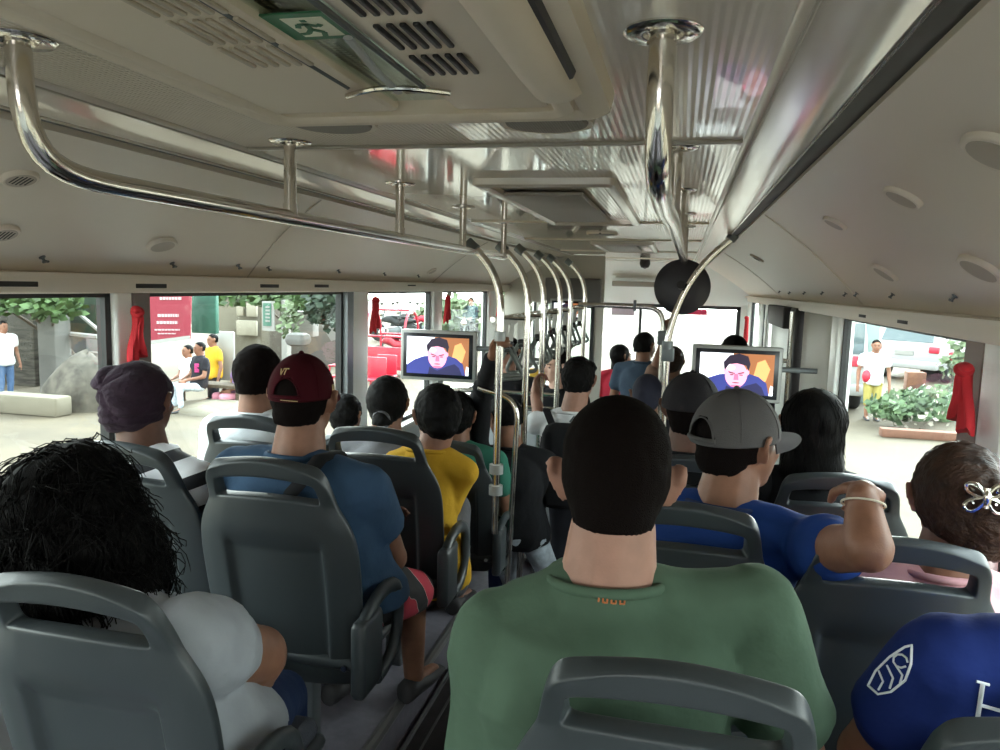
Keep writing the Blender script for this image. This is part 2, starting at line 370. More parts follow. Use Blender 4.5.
for y0 in (.45,.54,.63,.72,.81):
    for k in range(6):
        x=-.096+k*.0155; m.box(x,x+.0075,y0,y0+.075,2.2085,2.213,bev=.003)
obj('embossed_slot',m,mat('slot_shade',(.52,.47,.39),.6),t,40)['kind']='stuff'
m=MB(); m.box(.0,.09,-.5,1.12,2.222,2.226); obj('clear_panel',m,GLASS,t,0)
m=MB(); m.box(-.0,.09,-.5,1.12,2.25,2.26); obj('hatch_lid',m,mat('lid_white',(.85,.84,.78),.3),t,0)
m=MB(); m.tube([(-.02,-.5,2.213),(-.02,1.0,2.213)],.004,6); m.tube([(.09,-.5,2.209),(.09,1.0,2.209)],.004,6); obj('edge_trim',m,METAL,t)
m=MB(); pts=[V((-.03+.15*k/12,1.02-.035*math.sin(PI*k/12),2.206)) for k in range(13)]; m.tube(pts,.004,8); obj('handle',m,CHROME,t)
m=MB(); m.tube([(.072,.8,2.212),(.055,.92,2.21),(.05,1.01,2.206)],.006,8,flat=.5); obj('strut',m,mat('grey_strap',(.35,.38,.38),.5),t)
m=MB(); sec=[]
for k in range(9): a=PI*k/8; sec.append((.262-.03*math.cos(a) ,2.215-.035*math.sin(a)))
m.loft([[V((x,-.5,z)) for x,z in sec]]+[[V((x,y,2.215+(z-2.215)*q)) for x,z in sec] for y,q in((.9,1),(1.0,.9),(1.06,.5),(1.08,.1))]); obj('housing',m,HATCH,t,50)
m=MB(); m.box(.268,.298,-.5,.98,2.204,2.24,bev=.01); obj('dark_channel',m,BLACK,t)
# exit sign (flat sign on the clear panel)
t=thing('exit_sign','green and white running figure exit sign on the ceiling hatch','sign',(.045,.76,2.218))
e=[at(258,15,Z=2.219),at(322,13,Z=2.219),at(350,37,Z=2.219),at(293,42,Z=2.219)]
e=[V((-.003,.742,2.219)),V((.071,.742,2.219)),V((.071,.822,2.219)),V((-.003,.822,2.219))]
m=MB(); m.poly(e[::-1],(0,0,-1),.002); obj('plate',m,mat('sign_green',(.03,.16,.08),.5),t,0)
def q2(x,y): return V((-.003+.074*x,.742+.08*y,2.2185))
m=MB(); m.poly([q2(.26,.14),q2(.9,.14),q2(.9,.86),q2(.26,.86)][::-1],(0,0,-1),.0006); obj('white_field',m,mat('sign_white',(.72,.74,.6),.5),t,0)
m=MB()
def fl(pts,z=2.2176):
    for a,b in zip(pts,pts[1:]):
        A=q2(*a);Bq=q2(*b);A.z=Bq.z=z; d=(Bq-A).normalized(); w=V((-d.y,d.x,0))*.0032
        m.poly([A-w,Bq-w,Bq+w,A+w],(0,0,-1),.0005)
fl([(.55,.32),(.52,.55)]); fl([(.52,.55),(.66,.68),(.6,.84)]); fl([(.52,.55),(.4,.7),(.28,.72)]); fl([(.55,.36),(.68,.45),(.76,.38)]); fl([(.55,.36),(.42,.36),(.36,.48)])
fl([(.57,.2),(.57,.27)]); obj('running_figure',m,mat('sign_green',(0,0,0)),t,0)
# second hatch further along
t=thing('roof_vent','grey rectangular roof vent panel beyond the first ceiling joint','vent',(.04,2.8,2.2))
m=MB(); frame(m,-.16,.25,2.1,3.45,.04,2.222,2.25,.03); obj('frame',m,DUCT,t,40)
m=MB(); m.box(-.12,.13,2.36,3.3,2.226,2.24,bev=.006); obj('panel',m,mat('vent_grey',(.33,.31,.28),.5),t,40)
t=thing('roof_vent','far rectangular roof vent panel near the windshield','vent',(.04,5.5,2.2))
m=MB(); frame(m,-.16,.25,4.95,6.0,.04,2.222,2.25,.03); obj('frame',m,DUCT,t,40)
m=MB(); m.box(-.12,.13,5.05,5.9,2.226,2.24,bev=.006); obj('panel',m,mat('vent_grey',(0,0,0)),t,40)
# ceiling speakers
for x,y,l in((-.21,1.345,'round ceiling speaker disc between the handrail post and hatch'),(.19,1.372,'round ceiling speaker disc at the corner beside the hatch'),(.0,4.2,'small far ceiling speaker disc past the vent panel')):
    t=thing('ceiling_speaker',l,'speaker',(x,y,2.235))
    m=MB(); m.lathe([(.0,.006),(.075,.004),(.083,0),(.086,.012),(.0,.012)],(x,y,2.235)); obj('speaker_ring',m,TRIM,t)
    m=MB(); m.lathe([(0,0),(.072,0),(.074,.004),(0,.004)],(x,y,2.234)); obj('speaker_mesh',m,mat('speaker_grey',(.30,.28,.25),.6,bump='dots',bscale=200,bstr=.5),t)
    m=MB(); m.box(x-.004,x+.004,y-.09,y-.082,2.233,2.24); obj('clip',m,BLACK,t)
# ---- cove fixtures
def onc(px,py,s):
    P=None; d=ray(px,py); lo=.1; 
    best=None
    for k in range(400):
        X=s*(.66+.52*k/400); tt=(X-CX)/d.x if abs(d.x)>1e-6 else 0
        if tt<=0: continue
        p=CAM+d*tt; e=abs(p.z-cz(s,X))
        if best is None or e<best[0]: best=(e,p)
    p=best[1]; dx=.01; tx=V((s*1.0,0,(cz(s,abs(p.x)+dx)-cz(s,abs(p.x)))/dx)).normalized()
    ty=V((0,1,0)); n=tx.cross(ty); n=n if n.z<0 else -n
    return p,tx,ty,n
def louver(px,py,s,l,r=.045,slits=True,shape=1.3):
    p,tx,ty,n=onc(px,py,s); t=thing('air_vent',l,'air vent',p,'louvre air vents on the overhead panels')
    m=MB(); A=(tx,ty*shape,n); m.lathe([(r*.5,.0),(r*.84,.007),(r*.93,.007),(r,.004),(r*1.03,-.004),(r*.5,-.004)],p,A,28); obj('bezel',m,COVE,t,50)
    m=MB(); m.lathe([(0,.006),(r*.80,.0068),(r*.84,.0),(0,0)],p,A,24); obj('louvre',m,mat('louvre_grey',(.50,.45,.39),.6),t)
    if slits:
        m=MB()
        for k in(-2,-1,0,1,2): m.obox(p+ty*k*r*.3+n*.005,(r*1.1*math.cos(k*.35),r*.12,.004),(tx,ty,n))
        obj('slit',m,BLACK,t)
louver(20,178,-1,'slatted air vent highest on the panel behind the handrail bend',.03); louver(3,233,-1,'slatted oval air vent low on the panel at the photo edge',.03)
louver(162,245,-1,'oval beige air vent above the red window ribbon',.034,False,1.6)
louver(432,271,-1,'small dark oval vent above the far windows',.03,False,1.5)
louver(903,197,1,'round swivel air vent nearest the dark roof gap',.036,False,1.15); louver(835,223,1,'small round air vent left of the other overhead ones',.032,False)
louver(885,273,1,'oval air vent low beside the small hooks',.04,False,1.3); louver(980,269,1,'wide oval air vent above the rear side window',.045,False,1.5); louver(998,152,1,'large round vent cut by the photo edge',.045,False,1.3)
louver(757,258,1,'dark double vent beside the round mirror',.04,True)
def hook(px,py,s,l):
    p,tx,ty,n=onc(px,py,s); m=MB(); m.lathe([(0,.0),(.008,.0),(.008,.002),(.004,.003),(.0035,.011),(.006,.012),(.006,.015),(0,.016)],p,(tx,ty,n),14)
    m.obox(p+n*.013+ty*.005,(.005,.015,.004),(tx,ty,n)); tag(obj('coat_hook',m,METAL),l,'hook','small metal hooks on the overhead panels')
for px,py in((42,257),(172,263),(238,265),(268,267),(338,270),(384,273),(418,275)): hook(px,py,-1,'small metal hook on the overhead panel above the street-side windows')
for px,py in((955,296),(893,294),(857,293),(846,293),(823,292),(805,292),(790,292),(780,291)): hook(px,py,1,'small metal hook on the overhead panel above the kerb-side windows')
for i,(px,py) in enumerate(((15,284),(152,286),(270,286),(322,286),(412,285))):
    p=at(px,py,X=-1.134); m=MB(); m.box(-.028,0,-.07,.07,-.007,.007,bev=.002)
    for v in m.v: v+=p
    struct('trim_%d'%(120+i),m,GAP)
for i,(px,py) in enumerate(((862,316),(902,322))):
    p=at(px,py,X=1.134); m=MB(); m.box(-.0,.02,-.06,.06,-.006,.006,bev=.002)
    for v in m.v: v+=p
    struct('trim_%d'%(130+i),m,GAP)
# ================================================================ handrails
def flange(m,x,y,z=2.244,r=.046):
    m.lathe([(0,0),(r*.45,0),(r*.5,-.004),(r*.9,-.0045),(r,-.001),(r,.004),(0,.004)],(x,y,z),None,24)
    for k in range(3): a=2*PI*k/3; m.lathe([(0,-.007),(.005,-.006),(.005,-.002),(0,-.002)],(x+.03*math.cos(a),y+.03*math.sin(a),z),None,8)
def rail(name,label,x,ys,yend,zr,sk=0):
    X=lambda y: x+sk*(y-ys[0])
    t=thing(name,label,'handrail',(x,ys[0],zr)); y0=ys[0]; r=.016
    pts=[(x,y0,2.243),(x,y0,zr+.16)]+bez((x,y0,zr+.14),(x,y0,zr+.02),(x,y0+.03,zr),(x,y0+.16,zr),10)+[(x,y0+.4,zr)]
    pts+=[(X(yy),yy,zr) for yy in (1.5,2.2,yend-.1,yend)]
    m=MB(); m.tube(pts,r,18); obj('rail',m,CHROME,t,60)
    for i,y in enumerate(ys):
        if i: m=MB(); m.tube([(X(y),y,2.243),(X(y),y,zr)],.0135,14); m.tube([(X(y),y,zr+.03),(X(y),y,zr)],.0155,14); obj('post',m,CHROME,t,60)
        m=MB(); flange(m,X(y),y); obj('flange',m,CHROME,t,50)
    return t
rail('overhead_handrail','long chrome overhead handrail along the street-side seats',-.4,(.84,1.535,2.2,2.88,3.58),3.6,2.083)
rail('overhead_handrail','long chrome overhead handrail above the kerb-side seats',.403,(.93,1.66,2.35,3.08,3.73),3.8,2.085,.014)
# curved grab poles
flg=[(-.40,3.05,2.09),(-.407,3.62,2.112),(-.408,4.05,2.126),(-.41,4.62,2.12),(-.415,5.08,2.12),(-.406,5.85,2.122)]
wh=['nearest curved grab pole rising beside the second handle cluster','second curved grab pole along the aisle','third curved grab pole, gripped by the man with backpack','fourth curved grab pole from the rear along the aisle','fifth curved grab pole from the rear along the aisle','farthest curved grab pole, beside the driver partition']
for i,(x,y,z) in enumerate(flg):
    t=thing('grab_pole','%s'%wh[i],'grab pole',(-.28,y,0 if y>3.2 else .9),'curved chrome grab poles along the aisle')
    zl=1.15 if i==0 else 0
    y2=y
    pts=bez((x-.03,y2,z+.03),(x+.05,y2,z-.03),(-.28,y2,z-.10),(-.28,y2,z-.26),12)+[(-.28,y2,1.4),(-.28,y2,zl if i else .9)]
    m=MB(); m.tube(pts,.016,14); obj('pole',m,CHROME,t,60)
    m=MB(); m.tube([pts[0],pts[2]],.024,12); obj('collar',m,METAL,t,60)
    if i==0:
        for za,zb_,rr in((1.16,1.20,.03),(1.07,1.11,.03),(1.72,1.76,.024)): m=MB(); m.tube([(-.28,y2,za),(-.28,y2,zb_)],rr,12); obj('clamp',m,mat('clamp_grey',(.33,.35,.35),.4,.3),t)
# right cane pole with round mirror
t=thing('grab_pole','curved grab pole crossing in front of the round mirror','grab pole',(.385,3.8,0))
pts=[at(738,231,Y=3.8)]+bez(at(730,240,Y=3.8),at(690,270,Y=3.8),at(675,305,Y=3.8),V((.385,3.8,1.70)),12)+[V((.385,3.8,1.2)),V((.385,3.8,.0))]
m=MB(); m.tube(pts,.016,14); obj('pole',m,CHROME,t,60)
m=MB(); m.tube([pts[0],pts[1]],.024,12); obj('collar',m,METAL,t,60)
m=MB(); m.tube([(.385,3.8,1.66),(.385,3.8,1.70)],.026,12); m.box(.36,.42,3.78,3.82,1.60,1.67,bev=.01); obj('clamp',m,METAL,t)
pm=V((.44,3.86,1.965)); t=thing('round_mirror','black backed round convex mirror clipped to a curved pole','mirror',pm)
m=MB(); A=(V((1,0,0)),V((0,0,1)),V((0,-1,0))); m.lathe([(0,.022),(.05,.02),(.1,.012),(.128,.0),(.136,-.006),(.136,-.014),(.128,-.014),(0,-.014)],pm,A,40); obj('mirror_shell',m,mat('mirror_back',(.035,.035,.045),.45),t,40)
m=MB(); m.lathe([(0,-.03),(.06,-.026),(.127,-.0145),(0,-.0145)],pm,A,40); obj('mirror_glass',m,mat('mirror',(.8,.8,.8),.03,1),t,60)
m=MB(); m.tube([(.433,3.77,1.975),(.437,3.83,1.97)],.02,12); obj('bracket',m,BLACK,t)
# lateral pipe + second pole
t=thing('grab_pole','upright grab pole joined to a crossbar over the aisle','grab pole',(.325,5.5,0))
m=MB(); m.tube([(-.28,5.5,1.826),(.18,5.5,1.822)]+bez((.2,5.5,1.822),(.29,5.5,1.82),(.325,5.5,1.78),(.325,5.5,1.66),8)+[(.325,5.5,1.2),(.325,5.5,0)],.017,12); obj('pole',m,CHROME,t,60)
obj('clamp',B(.11,.13,5.47,5.53,1.79,1.87,bev=.006),METAL,t); obj('clamp',B(.29,.36,5.46,5.54,1.56,1.66,bev=.01),METAL,t)
# strap handles on a bar
t=thing('strap_bar','chrome bar carrying the hanging strap handles','bar',(-.4,3.4,1.77)); m=MB(); m.tube([(-.4,3.4,1.79),(-.4,7.0,1.79)],.013,10); obj('bar',m,CHROME,t)
for y in(3.62,4.05,4.62,5.08,5.85): m=MB(); m.tube([(-.4,y,1.79),(-.28,y,1.79)],.009,8); obj('bracket',m,CHROME,t)
def strap():
    t=thing('straphanger_loop','x','hanging strap',(0,0,0),'triangular hanging straps over the aisle')
    m=MB(); m.box(-.012,.012,-.002,.002,-.10,.012,bev=.001); m.lathe([(.014,-.014),(.02,-.014),(.02,.014),(.014,.014)],(0,0,0),(V((1,0,0)),V((0,0,1)),V((0,1,0))),14); obj('strap',m,WHITE,t)
    m=MB(); m.box(-.013,.013,-.008,.008,-.125,-.09,bev=.004); obj('clip',m,BLACK,t)
    pts=[V((.0,0,-.115))]
    c=[(-.055,-.20),(.055,-.20)]
    P=[]
    for cx,cz_,a0,a1 in((0,-.125,150,30),(.048,-.215,30,-90),(-.048,-.215,-90,-210)):
        for k in range(6): a=R(a0+(a1-a0)*k/5); P.append(V((cx+.016*math.cos(a),0,cz_+.016*math.sin(a))))
    m=MB(); m.tube(P,.0085,8,close=True,up=(0,1,0)); obj('triangle_loop',m,mat('strap_grey',(.13,.145,.135),.35),t,60)
    return t
s0=strap(); first=True
for i,(y,rz,rx) in enumerate(((3.50,80,4),(3.66,35,-3),(3.82,50,2),(4.0,20,-4),(4.3,75,3),(4.5,40,-2),(4.72,30,2),(4.95,65,-3),(5.2,20,4),(5.45,50,0),(5.7,30,3),(5.95,70,-2),(6.2,40,2),(6.5,15,0))):
    o=s0 if i==0 else copytree(s0); o.location=(-.4,y,1.775); o.rotation_euler=(R(rx),R(rx),R(rz))
    o.scale=(1.25,1.25,1.25); o['label']='grey triangular strap hanging from the bar over the aisle'
# ---- red curtain ribbons
def ribbon(px0,py0,px1,py1,X,l,w=.05):
    a=at(px0,py0,X=X); b=at(px1,py1,X=X); b.y=a.y; s=1 if X>0 else -1
    L=a.z-b.z; t=thing('window_ribbon',l,'ribbon',(a.x,a.y,b.z)); rnd=random.Random(int(px0))
    for q_,(off,ll,wk) in enumerate(((-.25,1.0,.8),(.3,.82,.62))):
        m=MB(); rings=[]
        for k in range(17):
            t_=k/16; ww=w*wk*(.22+.85*t_**.7); c=V((a.x-s*(.014+.008*q_),a.y+off*w*t_*1.2+.006*math.sin(t_*6+q_),a.z-L*ll*t_)); ring=[]
            for q in range(30):
                an=2*PI*q/30; fo=math.sin(an*5+q_+t_*2.2)*.45*(.4+t_); hem=(.012*math.sin(an*2+q_) if k==16 else 0)
                ring.append(c+V((s*math.sin(an)*.012*(1+fo),math.cos(an)*ww*.6,hem+.004*fo)))
            rings.append(ring)
        m.loft(rings); obj('cloth_tail',m,RED,t,60)
    m=MB(); m.ball((a.x-s*.022,a.y,a.z),(.022,w*.42,.018),14,10); m.ball((a.x-s*.026,a.y-w*.3,a.z+.008),(.016,w*.36,.012),12,8); obj('knot',m,RED,t)
ribbon(131,312,136,362,-1.15,'dark red cloth tied to the pillar above the purple beanie',.035)
ribbon(974,370,970,430,1.14,'large red cloth hanging at the window right of the bushes',.07)
ribbon(372,300,371,332,-1.14,'small red cloth tied at the pillar left of the wall screen',.05); ribbon(445,298,445,322,-1.13,'red cloth on the far pillar above the wall screen',.05); ribbon(497,300,497,320,-1.12,'red cloth on the farthest visible street-side pillar',.05)
ribbon(749,318,748,342,1.1,'narrow red cloth by the front pillars above the screen',.05)
# ================================================================ TV monitors
def emis(name,c,e=1.0):
    return mat(name,c,.5,emit=e)
def tv(c,w,h,label,tilt=0,arm=None):
    t=thing('wall_screen' if 0 else 'television',label,'television',c); th=.045
    m=MB(); m.box(c.x-w/2,c.x+w/2,c.y,c.y+th,c.z-h/2,c.z+h/2,bev=.008); obj('casing',m,mat('tv_silver',(.36,.37,.36),.4,.2),t)
    b=.018; m=MB(); m.box(c.x-w/2+b,c.x+w/2-b,c.y-.004,c.y+.01,c.z-h/2+b,c.z+h/2-b,bev=.002); obj('bezel',m,mat('tv_bezel',(.012,.014,.02),.25),t)
    sw,sh=w/2-b-.022,h/2-b-.020
    m=MB(); S=lambda u,v,k: V((c.x+sw*u,c.y-.0045-k*.0004,c.z+sh*v))
    def P(mi,k,pts): m.cur=mi; m.poly([S(max(-1,min(1,u)),max(-1,min(1,v)),k) for u,v in pts],(0,-1,0),.0003)
    E_=lambda cu,cv,ru,rv,a0=0,a1=360,n=28:[(cu+ru*math.cos(R(a0+(a1-a0)*i/n)),cv+rv*math.sin(R(a0+(a1-a0)*i/n))) for i in range(n)]
    P(0,0,[(-1,-1),(-.1,-1),(-.1,1),(-1,1)]); P(1,0,[(-.1,-1),(1,-1),(1,1),(-.1,1)])
    P(2,.5,[(.45,-.2)]+[(.55,.6),(.75,.75),(.9,.3),(.8,-.3),(.6,-.4)]); P(0,.6,[(.9,-1),(1,-1),(1,-.55),(.93,-.5)])
    P(3,1,[(-1,-1),(-1,-.55),(-.75,-.25),(-.45,-.05),(-.1,.02),(.3,.05),(.6,-.1),(.82,-.4),(.9,-1)])
    P(9,1.3,[(-.3,-1),(-.25,-.6),(0,-.8),(.3,-.55),(.55,-.4),(.7,-.6),(.8,-1)])
    P(4,2,E_(0,-.05,.30,.62)); P(4,2,E_(-.29,.1,.05,.14)); P(4,2,E_(.30,.1,.05,.14))
    P(5,3,[(-.32,.15),(-.36,.55),(-.2,.9),(.05,1),(.3,.88),(.37,.5),(.32,.15),(.26,.42),(.0,.52),(-.2,.46)])
    P(10,2.6,E_(-.14,.3,.1,.12)); P(6,3,[(-.22,.12),(-.04,.04),(-.03,-.02),(-.2,.04)]); P(6,3,[(.22,.12),(.05,.04),(.04,-.02),(.2,.04)])
    P(6,3.4,E_(-.12,-.05,.055,.03)); P(6,3.4,E_(.13,-.05,.055,.03)); P(7,3,[(-.05,-.0),(.05,0),(.075,-.3),(-.065,-.3)])
    P(6,4,E_(0,-.44,.10,.03)); P(7,3.5,E_(0,-.6,.15,.06))
    sc_=obj('screen',m,[emis('tv_white',(.9,.93,1),1.1),emis('tv_brown',(.32,.12,.045),.9),emis('tv_orange',(.75,.38,.14),.9),emis('tv_blue',(.035,.045,.22),.9),emis('tv_face',(.80,.36,.52),1),emis('tv_hair',(.02,.012,.03),.8),emis('tv_dark',(.16,.04,.08),.7),emis('tv_faceshade',(.60,.16,.30),.9),BLACK,emis('tv_navy',(.02,.02,.08),.8),emis('tv_highlight',(.95,.75,.85),.9)],t,0)
    if arm: m=MB(); m.tube([c+V((w/2,0.03,arm[1])),c+V((w/2+arm[0],.03,arm[1]))] if arm[0]>0 else [c+V((-w/2,0.03,arm[1])),c+V((-w/2+arm[0],.03,arm[1]))],.014,10); m.tube([c+V((0,.06,-h/2-.3)),c+V((0,.06,0))],.016,10); m.box(c.x-.08,c.x+.08,c.y+.04,c.y+.08,c.z-.06,c.z+.06); obj('mount',m,METAL,t)
cL=(at(401,330,Y=4.07)+at(475,382,Y=4.07))/2; tv(cL,.445,.285,'flat television on the street side of the bus, screen fully clear',arm=(.16,.05))
cR=(at(692,346,Y=4.05)+at(781,402,Y=4.05))/2; tv(cR,.445,.285,'flat television behind the grey and dark capped passengers',arm=(.17,.03))
tv(at(566,310,Y=6.88)+V((0,0,0)),.30,.20,'small distant television partly hidden by curved poles')
# small front fittings
m=MB(); p=at(645,263,Y=8.0); m.lathe([(0,-.06),(.04,-.045),(.055,-.01),(.05,.03),(.03,.06),(0,.06)],p,None,16); tag(obj('camera_dome',m,BLACK),'small dark camera dome under the front ceiling','camera')
m=MB(); p=at(623,310,Y=8.9); m.box(p.x-.13,p.x+.13,p.y,p.y+.015,p.z-.06,p.z+.06,bev=.005); tag(obj('sun_visor',m,mat('visor',(.42,.34,.40),.6)),'mauve sun visor at the top of the windshield','visor')
m=MB(); p=at(696,312,Y=8.9); m.box(p.x-.12,p.x+.12,p.y,p.y+.01,p.z-.03,p.z+.03); tag(obj('windshield_sticker',m,mat('sticker_red',(.6,.03,.1),.5)),'red sticker strip on the windshield below the round mirror','sticker')
m=MB(); p=at(635,284,Y=8.62); m.box(p.x-.25,p.x+.25,p.y-.05,p.y+.1,p.z-.03,p.z+.03,bev=.01); struct('trim_140',m,mat('vent_grey',(0,0,0)))
# low partition with rail at the front seats
t=thing('partition','light grey low partition with chrome top rail before front seats','partition',(-.65,4.75,0))
m=MB(); m.box(-1.15,-.30,4.74,4.76,.2,1.15,bev=.006); obj('panel',m,mat('partition_grey',(.40,.43,.45),.4),t)
m=MB(); m.tube([(-1.15,4.75,1.26),(-.28,4.75,1.26)],.014,10); m.tube([(-1.15,4.75,1.17),(-.28,4.75,1.17)],.014,10); m.tube([(-1.13,4.75,0),(-1.13,4.75,1.27)],.014,10); obj('frame',m,CHROME,t)
# looped grab rail by the boy
t=thing('grab_rail','chrome hoop grab rail behind the fourth row aisle seat','grab rail',(-.26,3.25,.2))
m=MB(); a=at(492,392,Y=3.3);b=at(517,420,Y=3.3)
m.tube([at(478,388,Y=3.3),a]+bez(a,at(508,396,Y=3.3),at(517,402,Y=3.3),b,8)+[at(511,520,Y=3.3),at(506,600,Y=3.3)],.013,12); obj('hoop',m,CHROME,t,60)
# ================================================================ SEATS
def make_seat(arm):   # origin: under backrest top centre, z=0 at top edge; +Y forward
    t=thing('bus_seat','x','seat',(0,0,0))
    # grid of the backrest shell
    us=[-1,-.86,-.80,-.66,-.60,-.3,0,.3,.60,.66,.80,.86,1]; 
    vs=[0,-.012,-.03,-.045,-.095,-.112,-.15,-.19,-.235,-.25,-.28,-.42,-.54,-.57,-.60,-.615]
    def hw(v):
        v=-v
        P=[(0,.135),(.012,.15),(.03,.158),(.045,.162),(.095,.168),(.112,.172),(.15,.193),(.19,.208),(.235,.213),(.28,.215),(.42,.213),(.54,.20),(.57,.195),(.60,.185),(.615,.165)]
        for (a,x),(b,y) in zip(P,P[1:]):
            if v<=b: return x+(y-x)*(v-a)/(b-a)
        return P[-1][1]
    def pos(u,v):
        x=u*hw(v); y=-v*.20+.035*abs(u)**2.5*(1 if v<-.1 else max(0,(-v)/.1))
        if -.23>v>-.545 and abs(u)<.63: 
            y+=.020
        zc=-.022*u*u*(1-min(1,-v/.3))
        return V((x,y,v+zc))
    m=MB(); idx={}; 
    for j,v in enumerate(vs):
        for i,u in enumerate(us): idx[j,i]=len(m.v); m.v.append(pos(u,v))
    for j in range(len(vs)-1):
        for i in range(len(us)-1):
            if 3<=j<4 and 2<=i<=9: continue
            m.f.append((idx[j,i],idx[j+1,i],idx[j+1,i+1],idx[j,i+1])); m.m.append(0)
    me=baked(tomesh(m,fix=False),[('SOLIDIFY',dict(thickness=.034,offset=0)),('BEVEL',dict(width=.004,segments=1,limit_method='ANGLE',angle_limit=R(60))),('SUBSURF',dict(levels=2,render_levels=2))])
    mesh_obj('backrest',me,SEAT,t,180)
    # front pad
    m=MB(); rings=[]
    for k in range(7):
        v=-.14-.44*k/6; w=.17 if 0<k<6 else .15; y=-v*.20+.02; d=.035 if 0<k<6 else .012
        rings.append([V((-w,y,v)),V((-w,y+d*.6,v)),V((-w*.8,y+d,v)),V((0,y+d*1.05,v)),V((w*.8,y+d,v)),V((w,y+d*.6,v)),V((w,y,v))])
    m.loft(rings); obj('back_cushion',m,SEATB,t,60)
    # seat pan + cushion
    m=MB(); m.box(-.20,.20,.10,.52,-.57,-.535,bev=.02); obj('seat_pan',m,SEAT,t,50)
    m=MB(); m.box(-.19,.19,.13,.51,-.545,-.49,bev=.026); obj('seat_cushion',m,SEATB,t,50)
    # pedestal leg + bracket
    m=MB(); m.box(-.03,.03,.20,.25,-.95,-.56,bev=.006); m.box(-.16,.16,.17,.42,-.60,-.565,bev=.008); m.box(-.06,.06,.14,.31,-.955,-.945); obj('leg',m,METAL,t,50)
    for sx in(-.19,.19): m=MB(); m.lathe([(0,0),(.008,0),(.008,.006),(0,.006)],(sx*.93,.083,-.545),(V((1,0,0)),V((0,0,1)),V((0,-1,0))),10); obj('bolt',m,CHROME,t)
    if arm:
        m=MB(); x=arm*.232
        m.box(min(x-.02*1,x+.02),max(x-.02,x+.02),.03,.16,-.60,-.40,bev=.015)
        pts=[V((x,.07,-.42))]+bez((x,.09,-.405),(x,.17,-.36),(x,.30,-.37),(x,.31,-.44),8)+bez((x,.31,-.46),(x,.31,-.56),(x,.27,-.6),(x,.16,-.6),8)
        m.tube(pts,.016,10,flat=1.3); obj('armrest',m,SEAT,t,60)
    return t
PRO={}
def seat(x,y,ztop,arm,label,rz=0):
    if arm not in PRO: PRO[arm]=make_seat(arm); o=PRO[arm]
    else: o=copytree(PRO[arm])
    o.location=(x,y,ztop); o.rotation_euler=(0,0,R(rz)); o['label']=label; o['group']='grey plastic bus seats'
    return o
pA=at(62,577,Y=.96); seat(pA.x,.96,pA.z,1,'grey bus seat behind the long haired woman, cut by the photo corner')
pW=at(112,442,Y=1.64); seat(pW.x,1.64,pW.z,0,'grey bus seat behind the purple beanie and striped shirt')
pB=at(262,458,Y=1.60); seat(pB.x,1.60,pB.z,1,'grey bus seat behind the maroon capped man in blue')
pW3=at(246,415,Y=2.28); seat(pW3.x,2.28,pW3.z,0,'grey window seat behind the dark haired person in white')
p3=at(373,427,Y=2.26); seat(p3.x,2.26,p3.z,1,'dark grey bus seat with yellow sleeve showing beside it')
p4=at(445,440,Y=3.08); seat(p4.x,3.08,p4.z,1,'grey bus seat with green cloth at its top, beside clamped pole')
pW4=at(372,432,Y=3.05); seat(-.93,3.05,p4.z,0,'grey window seat mostly hidden behind the third row')
pG=at(677,667,Y=.88); seat(pG.x,.88,pG.z,-1,'grey bus seat directly behind the green shirt man')
pR=at(975,714,Y=.95); seat(.925,.95,pR.z,0,'grey bus seat corner behind the blue sports shirt')
pC=at(681,503,Y=1.56); seat(pC.x,1.56,pC.z,-1,'grey bus seat behind the grey capped man')
pP=at(925,541,Y=1.56); seat(pP.x-.035,1.56,pP.z,0,'wide grey bus seat behind the woman with silver hair claw')
pL=at(842,474,Y=2.30); seat(pL.x,2.30,pL.z,0,'grey bus seat behind the long straight haired woman')
pD=at(692,456,Y=2.26); seat(.50,2.26,pD.z,-1,'grey bus seat behind the dark capped passenger')
seat(.50,3.6,1.08,-1,'grey bus seat of the passenger with navy hair cover'); 
seat(-.62,5.95,1.14,0,'dark grey rear facing seat behind the two women in black',180)
m=MB(); p=at(538,372,Y=5.85); m.box(p.x-.06,p.x+.06,5.80,5.83,p.z-.12,p.z+.03,bev=.01); tag(obj('seat_cover',m,mat('yellow_cover',(.55,.33,.03),.7)),'yellow cover on the seat back between the two women in black','cover')

